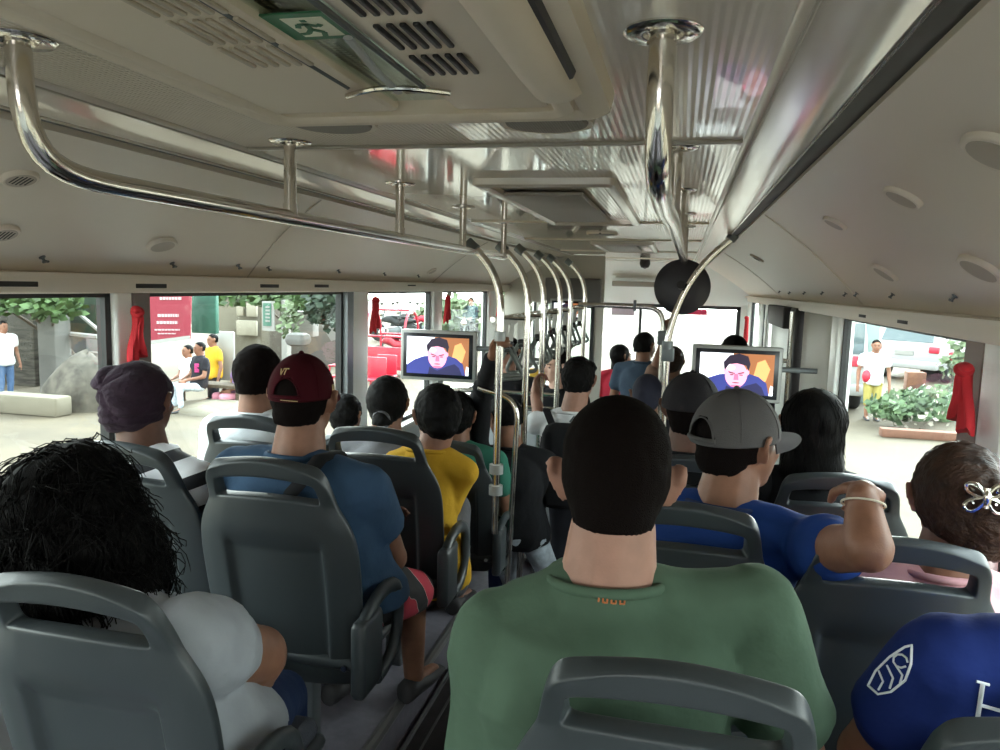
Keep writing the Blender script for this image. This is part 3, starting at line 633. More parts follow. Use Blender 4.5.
# ================================================================ PEOPLE
def rotz(a): return Matrix.Rotation(R(a),3,'Z')
FAB={}
def fabric(name,c,**k): return mat('fabric_'+name,c,.9,spec=.2,bump='noise',bscale=k.get('bs',13),bstr=.7,var=.12,vscale=9,sheen=k.get('sheen',.0))
def hand(m,w,d,side_v,s=1.0,curl=.5,palm_n=None,grip=False):
    """hand at wrist w pointing along d; side_v = direction toward the thumb"""
    d=V(d).normalized(); u=V(side_v); u=(u-d*u.dot(d)).normalized(); n=d.cross(u) if palm_n is None else V(palm_n); n=(n-d*n.dot(d)-u*n.dot(u)); 
    n=n.normalized() if n.length>1e-4 else d.cross(u)
    pc=w+d*.045*s
    rot=Matrix((u,d,n)).transposed()
    m.ball(pc,(.040*s,.052*s,.017*s),14,10,rot); m.cone(w-d*.02,w+d*.03,.024*s,.026*s)
    L=[(.030,.036,.70),(.011,.040,.78),(-.010,.038,.74),(-.029,.032,.60)]
    for off,l,k in L:
        b=w+d*.085*s+u*off*s; a1=curl*(1.25 if grip else .75); p=b; r=.0088*s
        for seg,ln in enumerate((.042*k/.75,.027*k/.75,.022*k/.75)):
            ang=a1*(.6+seg*.9); dd=(d*math.cos(ang)+n*math.sin(ang)); q=p+dd*ln*s; m.cone(p,q,r,r*.9,8); p=q; r*=.92
    b=w+d*.03*s+u*.030*s; dd=(u*.8+d*.7+n*.35*(1+curl)).normalized(); q=b+dd*.035*s; m.cone(b,q,.012*s,.0105*s,8)
    dd2=(d*.8+u*.15+n*.5*(1+curl)).normalized(); m.cone(q,q+dd2*.03*s,.0105*s,.009*s,8)
def headparts(m,hd,Rm,s,face=1):
    """hd = centre of cranium, Rm = head rotation"""
    def P(x,y,z): return hd+Rm@(V((x,y,z))*s)
    m.ball(P(0,-.012,.012),(.074*s,.095*s,.093*s),22,16,Rm)          # cranium
    m.ball(P(0,.022,-.035),(.062*s,.068*s,.082*s),18,14,Rm)           # face
    m.ball(P(0,.045,-.088),(.036*s,.038*s,.028*s),14,10,Rm)           # chin
    m.ball(P(0,.078,.018),(.052*s,.014*s,.012*s),12,8,Rm)             # brow
    for sx in(-1,1): m.ball(P(sx*.036,.064,-.030),(.020*s,.018*s,.018*s),10,8,Rm)  # cheeks
    m.cone(P(0,.083,.004),P(0,.104,-.030),.008*s,.012*s,8); m.ball(P(0,.094,-.036),(.017*s,.012*s,.009*s),10,8,Rm) # nose
    m.ball(P(0,.082,-.060),(.021*s,.010*s,.008*s),10,8,Rm)
    for sx in(-1,1):                                                   # ears: rim, lobe, bowl
        e=[P(sx*(.078+.018*q),y,z) for y,z,q in((.004,-.032,.0),(-.006,-.012,.6),(-.016,.010,1.1),(-.012,.024,1.1),(.002,.026,.7),(.010,.014,.2))]
        m.tube(e,.0075*s,8); m.ball(P(sx*.077,-.002,-.0),(.007*s,.015*s,.026*s),10,8,Rm@Matrix.Rotation(sx*R(-22),3,'Z')); m.ball(P(sx*.076,.002,-.030),(.006*s,.009*s,.010*s),8,8,Rm)
def fnoise(sc_,amp,st=(1,1,1),seed=0):
    return lambda p,n: amp*noise.noise(V((p.x*sc_*st[0]+seed,p.y*sc_*st[1],p.z*sc_*st[2])))
def folds(amp,seed=0,f=9):
    def g(p,n):
        w=noise.noise(V((p.x*5+seed,p.y*5,p.z*3)))*1.6
        u=(p.x*.8+p.z*1.0+p.y*.3)*34+w*3.2+seed
        msk=max(0,noise.noise(V((p.x*6,p.y*6+seed,p.z*5)))+.30)
        u2=(p.x*-1.0+p.z*.7)*26+w*2.5
        msk2=max(0,noise.noise(V((p.x*5+9,p.y*5+seed,p.z*5)))+.2)
        return amp*((1-abs(math.sin(u*.5))*2)*.55*msk+(1-abs(math.sin(u2*.5))*2)*.5*msk2+noise.noise(V((p.x*9+seed,p.y*9,p.z*5)))*.6+.35)
    return g
def person(key,label,top,s=1.0,yaw=0,tyaw=0,pitch=0,rollh=0,seat_pelvis=True,sw=.40,girth=1.0,skin=SKIN,shirt=None,armg=1.0,sleeve=.55,pants=None,
           neckfwd=.0,neckvec=None,pelvis=None,knees=None,ankles=None,arms=None,vox=.009,hair=None,hairmat=HAIRM,hat=None,cat='person',shorts=False,
           group=None,shoe=None,seed=0,grip=(),lean=0,floor=None,collar=True,lift=(0,0),ssh=0,necklen=1.0,clothfold=.006,shouldrop=.055,curl=.45):
    """top: world position of head top"""
    RT=rotz(tyaw)
    Rm=rotz(yaw)@Matrix.Rotation(R(pitch),3,'X')@Matrix.Rotation(R(rollh),3,'Y')
    hd=V(top)-V((0,0,.105*s))
    N=hd+(V(neckvec)*s if neckvec else RT@V((0,-.02-neckfwd,-.155*necklen))*s)
    if pelvis is None: pelvis=N+RT@V((lean,.05,-.50*s)) if seat_pelvis else N+RT@V((0,0,-.52*s))
    P0=V(pelvis)
    fl=floor if floor is not None else P0.z-.42*s
    if knees is None:
        if seat_pelvis: knees=[P0+RT@V((sx*.12,.38*s,.02)) for sx in(-1,1)]
        else: knees=[P0+RT@V((sx*.085,.02,-.40*s)) for sx in(-1,1)]
    if ankles is None:
        ankles=[V((k.x,k.y+(.03 if seat_pelvis else -.02),fl+.075)) for k in knees]
    hipj=[P0+RT@V((sx*.085,0,-.01)) for sx in(-1,1)]
    S=[N+RT@V((sx*sw/2+ssh,0,-shouldrop*s+lift[(sx+1)//2])) for sx in(-1,1)]
    A=[]
    for i,sx in enumerate((-1,1)):
        a=(arms or {}).get('LR'[i]) if arms else None
        if a: A.append([V(q) if q is not None else None for q in a])
        elif seat_pelvis: A.append([S[i]+RT@V((sx*.05,.06,-.26*s)),P0+RT@V((sx*.10,.22,.13))])
        else: A.append([S[i]+RT@V((sx*.05,-.02,-.28*s)),S[i]+RT@V((sx*.06,.05,-.52*s))])
    t=thing('person',label,cat,(P0.x,P0.y,fl),group)
    g=girth
    TOR=[(-.12,.10,.10),(-.04,.158,.125),(.08,.165,.13),(.25,.150,.118),(.45,.155,.12),(.65,.168,.125),(.80,.170,.118),(.90,.150,.10),(.97,.10,.075),(1.02,.058,.055)]
    def torso(m,inf,upto=99,lo=-9):
        rings=[]
        for tt,rx,ry in TOR:
            if tt>upto or tt<lo: continue
            c=P0.lerp(N,tt)+RT@V((0,-.025*math.sin(PI*max(0,min(1,tt))),0)); k=sw/.40
            rx=rx*g*(k if tt>.4 else 1)+inf; ry=ry*g+inf
            rings.append([c+RT@V((rx*math.copysign(abs(math.cos(a))**.85,math.cos(a)),ry*math.copysign(abs(math.sin(a))**.85,math.sin(a)),0)) for a in [2*PI*q/24 for q in range(24)]])
        m.loft(rings)
    def limb(m,a,b,r0,r1,inf=0,n=14): m.cone(a,b,r0+inf,r1+inf,n)
    # --- body (skin)
    m=MB(); torso(m,-.016); headparts(m,hd,Rm,s)
    nb=hd+Rm@V((0,-.018,-.06))*s
    m.cone(N+RT@V((0,-.005,-.03)),nb,.072*s*(.3+.7*g),.062*s); 
    for i in range(2):
        limb(m,S[i],A[i][0],.047*s*g*armg,.038*s*g*armg); limb(m,A[i][0],A[i][1],.040*s*g*armg,.027*s*armg); m.cone(N+V((0,0,-.045)),S[i]+V((0,0,-.016)),.040,.036)
        d=(A[i][2]-A[i][1]) if len(A[i])>2 and A[i][2] is not None else (A[i][1]-A[i][0])
        sx=(-1,1)[i]; sv=A[i][3] if len(A[i])>3 else RT@V((-sx*.8,.2,.5)); pn=A[i][4] if len(A[i])>4 else (RT@V((0,0,-1)))
        hand(m,A[i][1],d,sv,s,curl=1.0 if i in grip else curl,palm_n=pn,grip=i in grip)
        limb(m,hipj[i],knees[i],.078*s*g,.052*s); limb(m,knees[i],ankles[i],.050*s,.034*s)
        m.cone(ankles[i]+V((0,0,-.03)),ankles[i]+RT@V((0,.14*s,-.05)),.034*s,.024*s)
    me=remesh(m,vox,3,.5); body=mesh_obj('body',me,skin,t,180)
    sx_=lambda i:(-1,1)[i]
    # --- shirt
    if shirt:
        m=MB(); torso(m,.012,upto=.98); rr_=lambda z,q:[N+RT@V((q*s*math.cos(a),q*s*.95*math.sin(a),z)) for a in [2*PI*k/20 for k in range(20)]]; m.loft([rr_(-.06,.108),rr_(-.02,.099),rr_(.018,.087)])
        tb=[]; 
        for i in range(2):
            fr=sleeve; a,b,c=S[i],A[i][0],A[i][1]
            m.cone(N+RT@V((sx_(i)*.035,-.006,-.020)),S[i]+V((0,0,-.002)),.063,.060*g)
            if fr<=1: q=a.lerp(b,fr); limb(m,a,a.lerp(b,fr*.9),.062*s*g*armg,.058*s*g*armg); m.tube([a.lerp(b,fr*.3),q],[.061*s*g*armg,.062*s*g*armg],16)
            else: limb(m,a,b,.058*s*g,.048*s*g); q=b.lerp(c,fr-1); m.tube([b,q],[.049*s*g,.038*s],14)
        me=remesh(m,max(vox,.008),5,.5); displace(me,folds(clothfold,seed)); mesh_obj('shirt',me,shirt,t,180)
        if collar:
            m=MB(); c=N+RT@V((0,-.002,.014)); ring=[c+RT@V((.083*s*math.cos(a),.079*s*math.sin(a),-.010*math.sin(a))) for a in [2*PI*q/28 for q in range(28)]]
            m.tube(ring,.0085,8,close=True); obj('collar',m,shirt if collar is True else collar,t,60)
    # --- trousers
    if pants:
        m=MB(); torso(m,.010,upto=.12)
        for i in range(2):
            limb(m,hipj[i],knees[i],.083*s*g,.060*s)
            if not shorts: limb(m,knees[i],knees[i].lerp(ankles[i],.9),.060*s,.050*s)
        me=remesh(m,max(vox,.01),4,.5); displace(me,folds(.004,seed+2)); mesh_obj('trousers' if not shorts else 'shorts',me,pants,t,180)
    for i in range(2):
        m=MB(); a=ankles[i]; r=[]
        for yy,w,h in((-.06,.028,.05),(-.045,.038,.07),(0,.040,.075),(.06,.043,.055),(.13,.043,.04),(.175,.032,.03),(.19,.015,.02)):
            r.append([V((a.x,a.y,fl))+RT@V((w*math.cos(q),yy*s,h*.5+h*.5*math.sin(q))) for q in [2*PI*k/14 for k in range(14)]])
        m.loft(r); obj('shoe',m,shoe or mat('shoe_dark',(.03,.028,.03),.6),t,60)
    # eyes, lips
    m=MB()
    for sx in(-1,1): m.ball(hd+Rm@V((sx*.030,.079,-.006))*s,(.011*s,.007*s,.006*s),10,8,Rm)
    obj('eyes',m,EYEM,t); m=MB(); m.ball(hd+Rm@V((0,.088,-.062))*s,(.020*s,.007*s,.006*s),10,8,Rm); obj('lips',m,LIPM,t)
    m=MB()
    for sx in(-1,1): m.tube([hd+Rm@V((sx*x,y,z))*s for x,y,z in((.014,.090,.014),(.030,.087,.020),(.046,.074,.015))],.0032*s,6)
    obj('eyebrows',m,HAIRS,t)
    H=dict(t=t,hd=hd,Rm=Rm,s=s,N=N,S=S,A=A,RT=RT,P0=P0,vox=vox)
    if hair: hair(H,hairmat)
    if hat: hat(H)
    return H
def HP(H,x,y,z): return H['hd']+H['Rm']@(V((x,y,z))*H['s'])
def short_hair(low=-.055,thick=.008,amp=.004,back=.012,fl=700,vol=None):
    def f(H,hm):
        s,Rm=H['s'],H['Rm']; m=MB()
        m.ball(HP(H,0,-.018,.018),((.074+thick)*s,(.093+thick)*s,(.090+thick)*s),24,18,Rm)
        m.ball(HP(H,0,-.045,-.030),((.060+thick*.5)*s,(.058+back)*s,(.062)*s),20,14,Rm)
        if vol:
            for c,r in vol: m.ball(HP(H,*c),tuple(q*s for q in r) if isinstance(r,tuple) else r*s,16,12,Rm)
        me=remesh(m,max(.006,H['vox']*.8),3,.5)
        # trim the mass off the face and below the hairline
        import bmesh
        inv=Rm.transposed(); hd=H['hd']; bm=bmesh.new(); bm.from_mesh(me)
        kill=[]
        for v in bm.verts:
            q=inv@(v.co-hd)/s
            if q.z<low+max(0,(q.y+.02))*1.5 and not(q.y<-.005 and q.z>low): kill.append(v)
            elif q.y>.066 and q.z<.055: kill.append(v)
        bmesh.ops.delete(bm,geom=kill,context='VERTS'); keep_largest(bm); bm.to_mesh(me); bm.free()
        me=baked(me,[('SMOOTH',dict(factor=.5,iterations=2)),('SOLIDIFY',dict(thickness=.006*s,offset=-1))])
        displace(me,fnoise(60,amp)); mesh_obj('hair',me,hm,H['t'],180)
    return f
def strands(m,roots,fn,n=12,r=.0012):
    for a in roots:
        pts=fn(a)
        if len(pts)>2: m.tube(pts,[r]*(len(pts)-1)+[r*.4],3,cap=False)
def long_hair(vols,length=.30,width=.10,curly=0,nst=500,amp=.004,r=.0011,down=None,st=(1,1,1)):
    """vols: ellipsoids in head space; strands hang on the surface"""
    def f(H,hm):
        s,Rm=H['s'],H['Rm']; m=MB()
        m.ball(HP(H,0,-.022,.018),(.094*s,.101*s,.098*s),24,18,Rm)
        for c,rr in vols: m.ball(HP(H,*c),tuple(q*s for q in rr),20,16,Rm)
        me=remesh(m,max(.006,H['vox']),4,.5)
        import bmesh
        inv=Rm.transposed(); hd=H['hd']; bm=bmesh.new(); bm.from_mesh(me)
        kill=[v for v in bm.verts if (lambda q:q.y>.05 and q.z<.05 and abs(q.x)<.058)(inv@(v.co-hd)/s)]
        bmesh.ops.delete(bm,geom=kill,context='VERTS'); keep_largest(bm); bm.to_mesh(me); bm.free()
        displace(me,fnoise(28 if curly else 45,amp,st))
        bv=BVHTree.FromPolygons([v.co.copy() for v in me.vertices],[tuple(p.vertices) for p in me.polygons])
        cs=[v.co.copy() for v in me.vertices]; ns=[v.normal.copy() for v in me.vertices]
        mesh_obj('hair',me,hm,H['t'],180)
        if nst:
            rnd=random.Random(5)
            m=MB()
            for k in range(nst):
                i=rnd.randrange(len(cs)); p=cs[i]+ns[i]*.001; nn=ns[i]
                if (inv@(p-hd)).y/s>.045 and (inv@(p-hd)).z/s<.06: continue
                L=rnd.uniform(.05,.16)*(1 if curly else .9); ph=rnd.uniform(0,6.28); pts=[]; q=p.copy(); d=V((rnd.uniform(-.3,.3),rnd.uniform(-.3,.3),-1)).normalized()
                cr=rnd.uniform(.004,.012) if curly else .001; out=rnd.uniform(0,1)**3*.045*(1 if curly else .12)
                for j in range(12 if curly else 8):
                    tt=j/(11 if curly else 7); c=p+d*L*tt
                    hit=bv.find_nearest(c)
                    if hit[0] is not None: c=hit[0]+hit[1]*(.002+out*tt)
                    a=ph+tt*L*70
                    pts.append(c+V((math.cos(a),math.sin(a),0))*cr*curly*min(1,tt*2))
                m.tube(pts,[r]*(len(pts)-1)+[r*.3],3,cap=False)
            o=obj('hair_strands',m,hm,H['t'],180); o['kind']='stuff'
    return f
def dome(H,scale=(.083,.104,.098),c=(0,-.016,.018),zcut=-.004,tiltx=0,hole=None,n=40,mm=14,th=.003,name='cap',m_=None,zb=None,amp=0,sc_=30):
    """crown shell; hole(q)->bool drops faces"""
    Rm,s=H['Rm'],H['s']; m=MB(); rows=[]
    for j in range(mm+1):
        e=PI/2*(j/mm)*.995; row=[]
        for i in range(n):
            a=2*PI*i/n; el=math.asin(zcut/scale[2])*(1-j/mm)+PI/2*.99*(j/mm)
            x,y,z=scale[0]*math.cos(el)*math.cos(a),scale[1]*math.cos(el)*math.sin(a),scale[2]*math.sin(el)
            row.append((x,y,z,a,el))
        rows.append(row)
    o=len(m.v)
    for row in rows:
        for x,y,z,a,el in row: m.v.append(HP(H,c[0]+x,c[1]+y,c[2]+z))
    for j in range(mm):
        for i in range(n):
            r_=rows[j][i]; am=(rows[j][i][3]+PI/n); 
            if hole and hole(am,(rows[j][i][4]+rows[j+1][i][4])/2,(rows[j][i][2]+rows[j+1][i][2])/2): continue
            m.f.append((j*n+i,j*n+(i+1)%n,(j+1)*n+(i+1)%n,(j+1)*n+i)); m.m.append(0)
    m.f.append(tuple(mm*n+i for i in range(n))); m.m.append(0)
    mods=[('SOLIDIFY',dict(thickness=th,offset=1)),('SUBSURF',dict(levels=1,render_levels=1))]
    me=baked(tomesh(m),mods)
    if amp: displace(me,fnoise(sc_,amp))
    return mesh_obj(name,me,m_,H['t'],180)
def cap(label,m_,brimm=None,hole=True,logo=None,flat=0,scale=(.084,.105,.100),brimL=.075):
    def f(H):
        brm=brimm or m_
        hl=(lambda a,el,z: abs(((a-(-PI/2)+PI)%(2*PI))-PI)<.46*math.sqrt(max(0,1-((z+.0)/.052)**2)) and .004<z<.05) if hole else None
        c=dome(H,scale=scale,zcut=-.012,hole=hl,n=64,mm=16,m_=m_); c['label']=label; n=20; o=0
        # seams, button, strap
        m=MB(); cc=(0,-.016,.018)
        for k in range(6):
            a=PI/2+k*PI/3; 
            if hole and k==3: els=[x/12*PI/2 for x in range(8,13)]
            else: els=[x/12*PI/2 for x in range(0,13)]
            m.tube([HP(H,cc[0]+(scale[0]+.0035)*math.cos(e)*math.cos(a),cc[1]+(scale[1]+.0035)*math.cos(e)*math.sin(a),cc[2]+(scale[2]+.0035)*math.sin(e)) for e in els],.0009,5)
        if hole:
            ar=[]
            for k in range(15):
                b=-PI/2-.46+.92*k/14; q=(k/14-.5)*2; z=.050*math.sqrt(max(0,1-q*q)); el=math.asin(z/scale[2])
                ar.append(HP(H,(scale[0]+.003)*math.cos(el)*math.cos(b),cc[1]+(scale[1]+.003)*math.cos(el)*math.sin(b),cc[2]+z))
            m.tube(ar,.0022,6)
            st=[HP(H,(scale[0]+.002)*math.cos(b),cc[1]+(scale[1]+.002)*math.sin(b),cc[2]+.001) for b in [-PI/2-.5+1.0*k/12 for k in range(13)]]
            m.tube(st,.006,8,flat=1.0)
        obj('seam',m,m_,c,60); m=MB(); m.ball(HP(H,0,-.016,.018+scale[2]+.004),.007,10,8); obj('button',m,m_,c)
        # brim
        m=MB(); rows=[]
        for j in range(7):
            row=[]
            for i in range(n+1):
                a=R(25)+R(130)*i/n; k=j/6; L=brimL*math.sin(PI*i/n)**.5*k
                x=scale[0]*math.cos(a)*(1+.06*k); y=cc[1]+(scale[1])*math.sin(a)+L; z=cc[2]-.006-.010*k*(1-flat)-.35*(1-flat)*x*x/.09*(.3+k)*.5
                row.append(HP(H,x,y,z))
            rows.append(row)
        o=0
        for row in rows: m.v+=row
        for j in range(6):
            for i in range(n): m.f.append((j*(n+1)+i,j*(n+1)+i+1,(j+1)*(n+1)+i+1,(j+1)*(n+1)+i)); m.m.append(0)
        me=baked(tomesh(m),[('SOLIDIFY',dict(thickness=.004,offset=0))]); mesh_obj('brim',me,brm,c,60)
        if logo: logo(H,c,scale,cc)
    return f
def decal(tgt,c,u,w,nrm,polys,m_,name,parent,off=.0015,step=.004,th=.0008):
    """project flat polygons onto the surface of tgt; polys in metres in the (u,w) plane round c, nrm = towards the viewer side"""
    me=tgt.data; mw=V(rootof(tgt).location)
    bv=BVHTree.FromPolygons([v.co+mw for v in me.vertices],[tuple(p.vertices) for p in me.polygons])
    u=V(u).normalized(); nrm=V(nrm).normalized(); w=V(w); w=(w-nrm*w.dot(nrm)).normalized(); u=(u-nrm*u.dot(nrm)-w*u.dot(w)).normalized()
    m=MB()
    def pr(a,b):
        o=c+u*a+w*b; h=bv.ray_cast(o+nrm*.15,-nrm)
        return (h[0]+nrm*off) if h[0] is not None else o
    for line,wd in polys:     # polylines with width, subdivided
        P=[]
        for (a,b),(a2,b2) in zip(line,line[1:]):
            L=math.hypot(a2-a,b2-b); k=max(1,int(L/step)); P+=[(a+(a2-a)*q/k,b+(b2-b)*q/k) for q in range(k)]
        P.append(line[-1]); m.tube([pr(*p) for p in P],wd/2,6)
    return obj(name,m,m_,parent,60)
# ---- fabrics
GREEN=fabric('green',(.068,.112,.076)); HEATHER=fabric('heather',(.33,.35,.38)); NAVYB=fabric('denim_blue',(.036,.074,.135)); YEL=fabric('yellow',(.62,.36,.03))
BLK=fabric('black',(.012,.012,.014)); WHT=fabric('white',(.72,.74,.76)); JEAN=fabric('dark_jeans',(.02,.035,.09)); LJEAN=mat('light_jeans',(.42,.47,.52),.9,var=.25,vscale=25,bump='noise',bscale=30,bstr=.5)
ROYAL=fabric('royal_blue',(.012,.042,.19)); SPORT=fabric('sports_navy',(.009,.022,.13)); PINK=fabric('pink',(.62,.33,.36)); GRN2=fabric('teal_green',(.04,.17,.12)); GREY=fabric('grey',(.13,.13,.14))
STRIPE=stripes('striped_shirt',(.70,.70,.74),(.012,.012,.016),.085,2,.42,rot=(0,R(22),0))
DPANT=fabric('dark_trousers',(.02,.02,.025)); CAPG=mat('cap_grey',(.075,.070,.070),.9,bump='noise',bscale=400,bstr=.25); CAPD=mat('cap_dark',(.010,.008,.011),.9,bump='noise',bscale=300,bstr=.3)
CAPM=mat('cap_maroon',(.042,.0035,.007),.9,spec=.12,bump='noise',bscale=400,bstr=.25); CAPB=mat('cap_underside',(.07,.065,.07),.9)
BEAN=mat('beanie_purple',(.018,.006,.016),.95,bump='noise',bscale=90,bstr=.5,var=.2,vscale=20)
GOLD=mat('gold_thread',(.55,.42,.2),.6); WPR=mat('print_white',(.75,.78,.82),.6)
PZ=.57
# 1 green shirt
H=person('green','man with short black hair in a green T-shirt, nearest the camera',at(619,410,Y=1.18),s=1.06,yaw=3,tyaw=12,pitch=-4,sw=.40,girth=1.10,skin=SKINL,shirt=GREEN,sleeve=.70,pants=GREY,
  neckvec=(-.005,-.03,-.155),vox=.007,ssh=.032,hair=short_hair(low=-.058,thick=.006,amp=.0014,back=.016,vol=[((0,-.016,.042),(.080,.094,.086))]),hairmat=HAIRS,floor=PZ,seed=1,lift=(-.03,.022),clothfold=.016,
  arms={'L':[at(490,800,Y=1.14),at(540,900,Y=1.35)],'R':[at(800,772,Y=1.14),at(760,900,Y=1.35)]})
RT=H['RT']; sh=[c for c in H['t'].children if c.name.startswith('shirt')][0]
c0=at(611,601,Y=H['N'].y-.1); zz=[(-.018,-.004),(-.018,.004),(-.012,.004),(-.012,-.004),(-.006,-.004),(-.006,.004),(0,.004),(0,-.004),(.006,-.004),(.006,.004),(.012,.004),(.012,-.004),(.018,-.004),(.018,.004)]
decal(sh,c0,(1,0,0),(0,.2,1),(0,-1,.3),[(zz,.003)],mat('orange_print',(.5,.16,.05),.7),'neck_print',sh,step=.003)
# 2 long curly haired woman in grey
N2=at(112,600,Y=1.18)
H=person('curly','woman with long curly black hair in a light grey T-shirt',at(80,447,Y=1.22),s=1.05,yaw=12,tyaw=-6,pitch=-8,sw=.37,girth=1.12,skin=SKIN,shirt=HEATHER,sleeve=.34,armg=1.3,pants=JEAN,
  neckvec=(N2-(at(80,447,Y=1.22)-V((0,0,.11))))/1.05,vox=.008,floor=PZ,seed=3,pelvis=V((-.47,1.26,1.06)),
  arms={'L':[V((-.80,1.22,1.22)),V((-.66,1.42,1.14))],'R':[at(258,655,Y=1.34),at(215,745,Y=1.56)]},knees=[V((-.66,1.6,1.03)),V((-.44,1.55,.96))],
  hair=long_hair([((-.01,-.04,.0),(.115,.11,.10)),((.03,-.05,-.06),(.115,.10,.12)),((-.06,-.03,-.08),(.12,.10,.12)),((.03,-.05,-.15),(.135,.09,.09)),((.09,-.02,-.12),(.075,.08,.11)),((-.10,-.02,-.14),(.09,.08,.10))],curly=1,nst=3000,amp=.010,r=.0012),clothfold=.008)
# 3 purple beanie
H=person('beanie','person in a wrapped purple beanie and black and white striped shirt',at(141,363,Y=1.86),s=1.0,yaw=2,tyaw=-14,sw=.40,girth=1.05,skin=SKIND,shirt=STRIPE,sleeve=.8,pants=DPANT,neckvec=(.03,-.02,-.155),vox=.009,floor=PZ,seed=5,lift=(0,.0))
def beanie(H):
    m=MB(); Rm=H['Rm']
    m.ball(HP(H,-.0,-.022,.016),(.087,.112,.098),24,18,Rm); m.ball(HP(H,-.012,-.045,-.030),(.076,.080,.060),20,14,Rm); m.ball(HP(H,-.045,-.05,.055),(.055,.065,.045),16,12,Rm)
    me=remesh(m,.006,3,.5)
    import bmesh; inv=Rm.transposed(); hd=H['hd']; bm=bmesh.new(); bm.from_mesh(me)
    kill=[v for v in bm.verts if (lambda q:(q.y>.05 and q.z<.0+ (q.y-.05)*.6) )(inv@(v.co-hd))]; bmesh.ops.delete(bm,geom=kill,context='VERTS'); bm.to_mesh(me); bm.free()
    me=baked(me,[('SOLIDIFY',dict(thickness=.006,offset=-1))])
    K=HP(H,-.035,-.10,.045)
    def fn(p,n):
        q=p-K; d=q.length; a=math.atan2(q.z,q.x); 
        return .013*(abs(math.sin(a*3.5+d*9))-.5)*math.exp(-d*7)+.005*noise.noise(p*22)+.0025*math.sin((inv@(p-hd)).z*230)*(1 if (inv@(p-hd)).z<-.0 else 0)
    displace(me,fn); o=mesh_obj('beanie',me,BEAN,H['t'],180)
beanie(H)
# 4 maroon cap
def vt(H,c,sc_,cc):
    Rm=H['Rm']; cen=HP(H,-.012,-.015,.018)+Rm@V((0,-.1,.075)); n=(Rm@V((-.1,-1,.55))).normalized()
    decal(c,cen,Rm@V((1,0,0)),Rm@V((0,.4,1)),n,[([(-.011,.009),(-.006,-.009),(-.001,.009)],.003),([(-.003,.009),(.012,.009)],.003),([(.005,.009),(.004,-.009)],.003)],GOLD,'embroidered_letters',c,step=.003)
    cen=HP(H,.012,-.11,.016); decal(c,cen,Rm@V((1,0,0)),Rm@V((0,0,1)),Rm@V((0.05,-1,.1)),[([(-.022,.004),(.022,.002)],.002),([(-.022,-.004),(.022,-.006)],.002)],GOLD,'strap_stitching',c,step=.004)
    cen=HP(H,.085,.0,.03); decal(c,cen,Rm@V((0,1,0)),Rm@V((0,0,1)),Rm@V((1,0,.3)),[([(.0,.012),(.008,.012),(.010,.0),(.006,-.010),(-.002,-.010),(-.004,0),(0,.012)],.003)],GOLD,'side_badge',c,step=.004)
Ht=at(304,360,Y=1.86)
H=person('maroon','man in a maroon baseball cap and dark blue T-shirt with shoulder strap',Ht,s=1.0,yaw=3,tyaw=-10,sw=.42,girth=1.15,skin=SKIN,shirt=NAVYB,sleeve=.5,pants=None,neckvec=(.0,-.03,-.165),vox=.008,floor=PZ,seed=8,
  pelvis=V((-.46,1.92,1.08)),knees=[V((-.60,2.18,1.10)),at(412,592,Y=2.26)],arms={'L':None,'R':[at(392,557,Y=2.0),at(372,585,Y=2.2)]},
  hair=short_hair(low=-.06,thick=.004,amp=.002),hairmat=HAIRS,hat=cap('maroon cap with small gold letters',CAPM,logo=vt,scale=(.080,.101,.103)),clothfold=.008)
m=MB(); P0,N=H['P0'],H['N']; RT=H['RT']
for i,sx in enumerate((-1,1)):
    k=[V((-.60,2.18,1.10)),at(412,592,Y=2.26)][i]; m.cone(P0+RT@V((sx*.085,0,-.01)),k,.095,.075)
m.ball(P0,(.17,.14,.13),20,14); me=remesh(m,.008,4,.5); displace(me,folds(.006,4)); 
SHM=mat('shorts_red_black',(.5,.03,.05),.8); nt=SHM.node_tree; b=nt.nodes['Principled BSDF']; tc=nt.nodes.new('ShaderNodeTexCoord'); w=nt.nodes.new('ShaderNodeTexWave'); w.inputs['Scale'].default_value=3.2; w.inputs['Distortion'].default_value=3; w.bands_direction='DIAGONAL'
rp=nt.nodes.new('ShaderNodeValToRGB'); rp.color_ramp.interpolation='CONSTANT'; e=rp.color_ramp.elements; e[0].color=(.012,.012,.014,1); e[0].position=0; e[1].position=.40; e[1].color=(.6,.55,.5,1); x=e.new(.44); x.color=(.50,.03,.06,1)
nt.links.new(tc.outputs['Object'],w.inputs[0]); nt.links.new(w.outputs['Fac'],rp.inputs[0]); nt.links.new(rp.outputs[0],b.inputs['Base Color'])
mesh_obj('shorts',me,SHM,H['t'],180)['label']='red and black patterned shorts'
m=MB(); S=H['S']; pts=[S[1]+V((-.10,.11,.03)),S[1]+V((-.11,.06,.068)),S[1]+V((-.115,-.03,.075)),S[1]+V((-.13,-.09,.035)),N+RT@V((.0,-.138,-.14)),N+RT@V((-.12,-.14,-.3)),N+RT@V((-.2,-.05,-.42)),N+RT@V((-.2,.1,-.45))]
pp=[]; 
for a,b_ in zip(pts,pts[1:]): pp+=[a.lerp(b_,k/4) for k in range(4)]
m.tube([q+(q-(H['N']+V((0,0,-.12)))).normalized()*.012 for q in pp+[pts[-1]]],[.024]*(len(pp)+1),8,flat=.4); tag(obj('shoulder_strap',m,BLK,H['t']),None,None)
# 5 white collar
H=person('white','person with short black hair in white behind window seat handle',at(259,347,Y=2.5),s=1.0,yaw=5,sw=.34,skin=SKIN,shirt=WHT,pants=DPANT,vox=.009,hair=short_hair(low=-.06,thick=.010,amp=.003),hairmat=HAIRS,floor=PZ,seed=9)
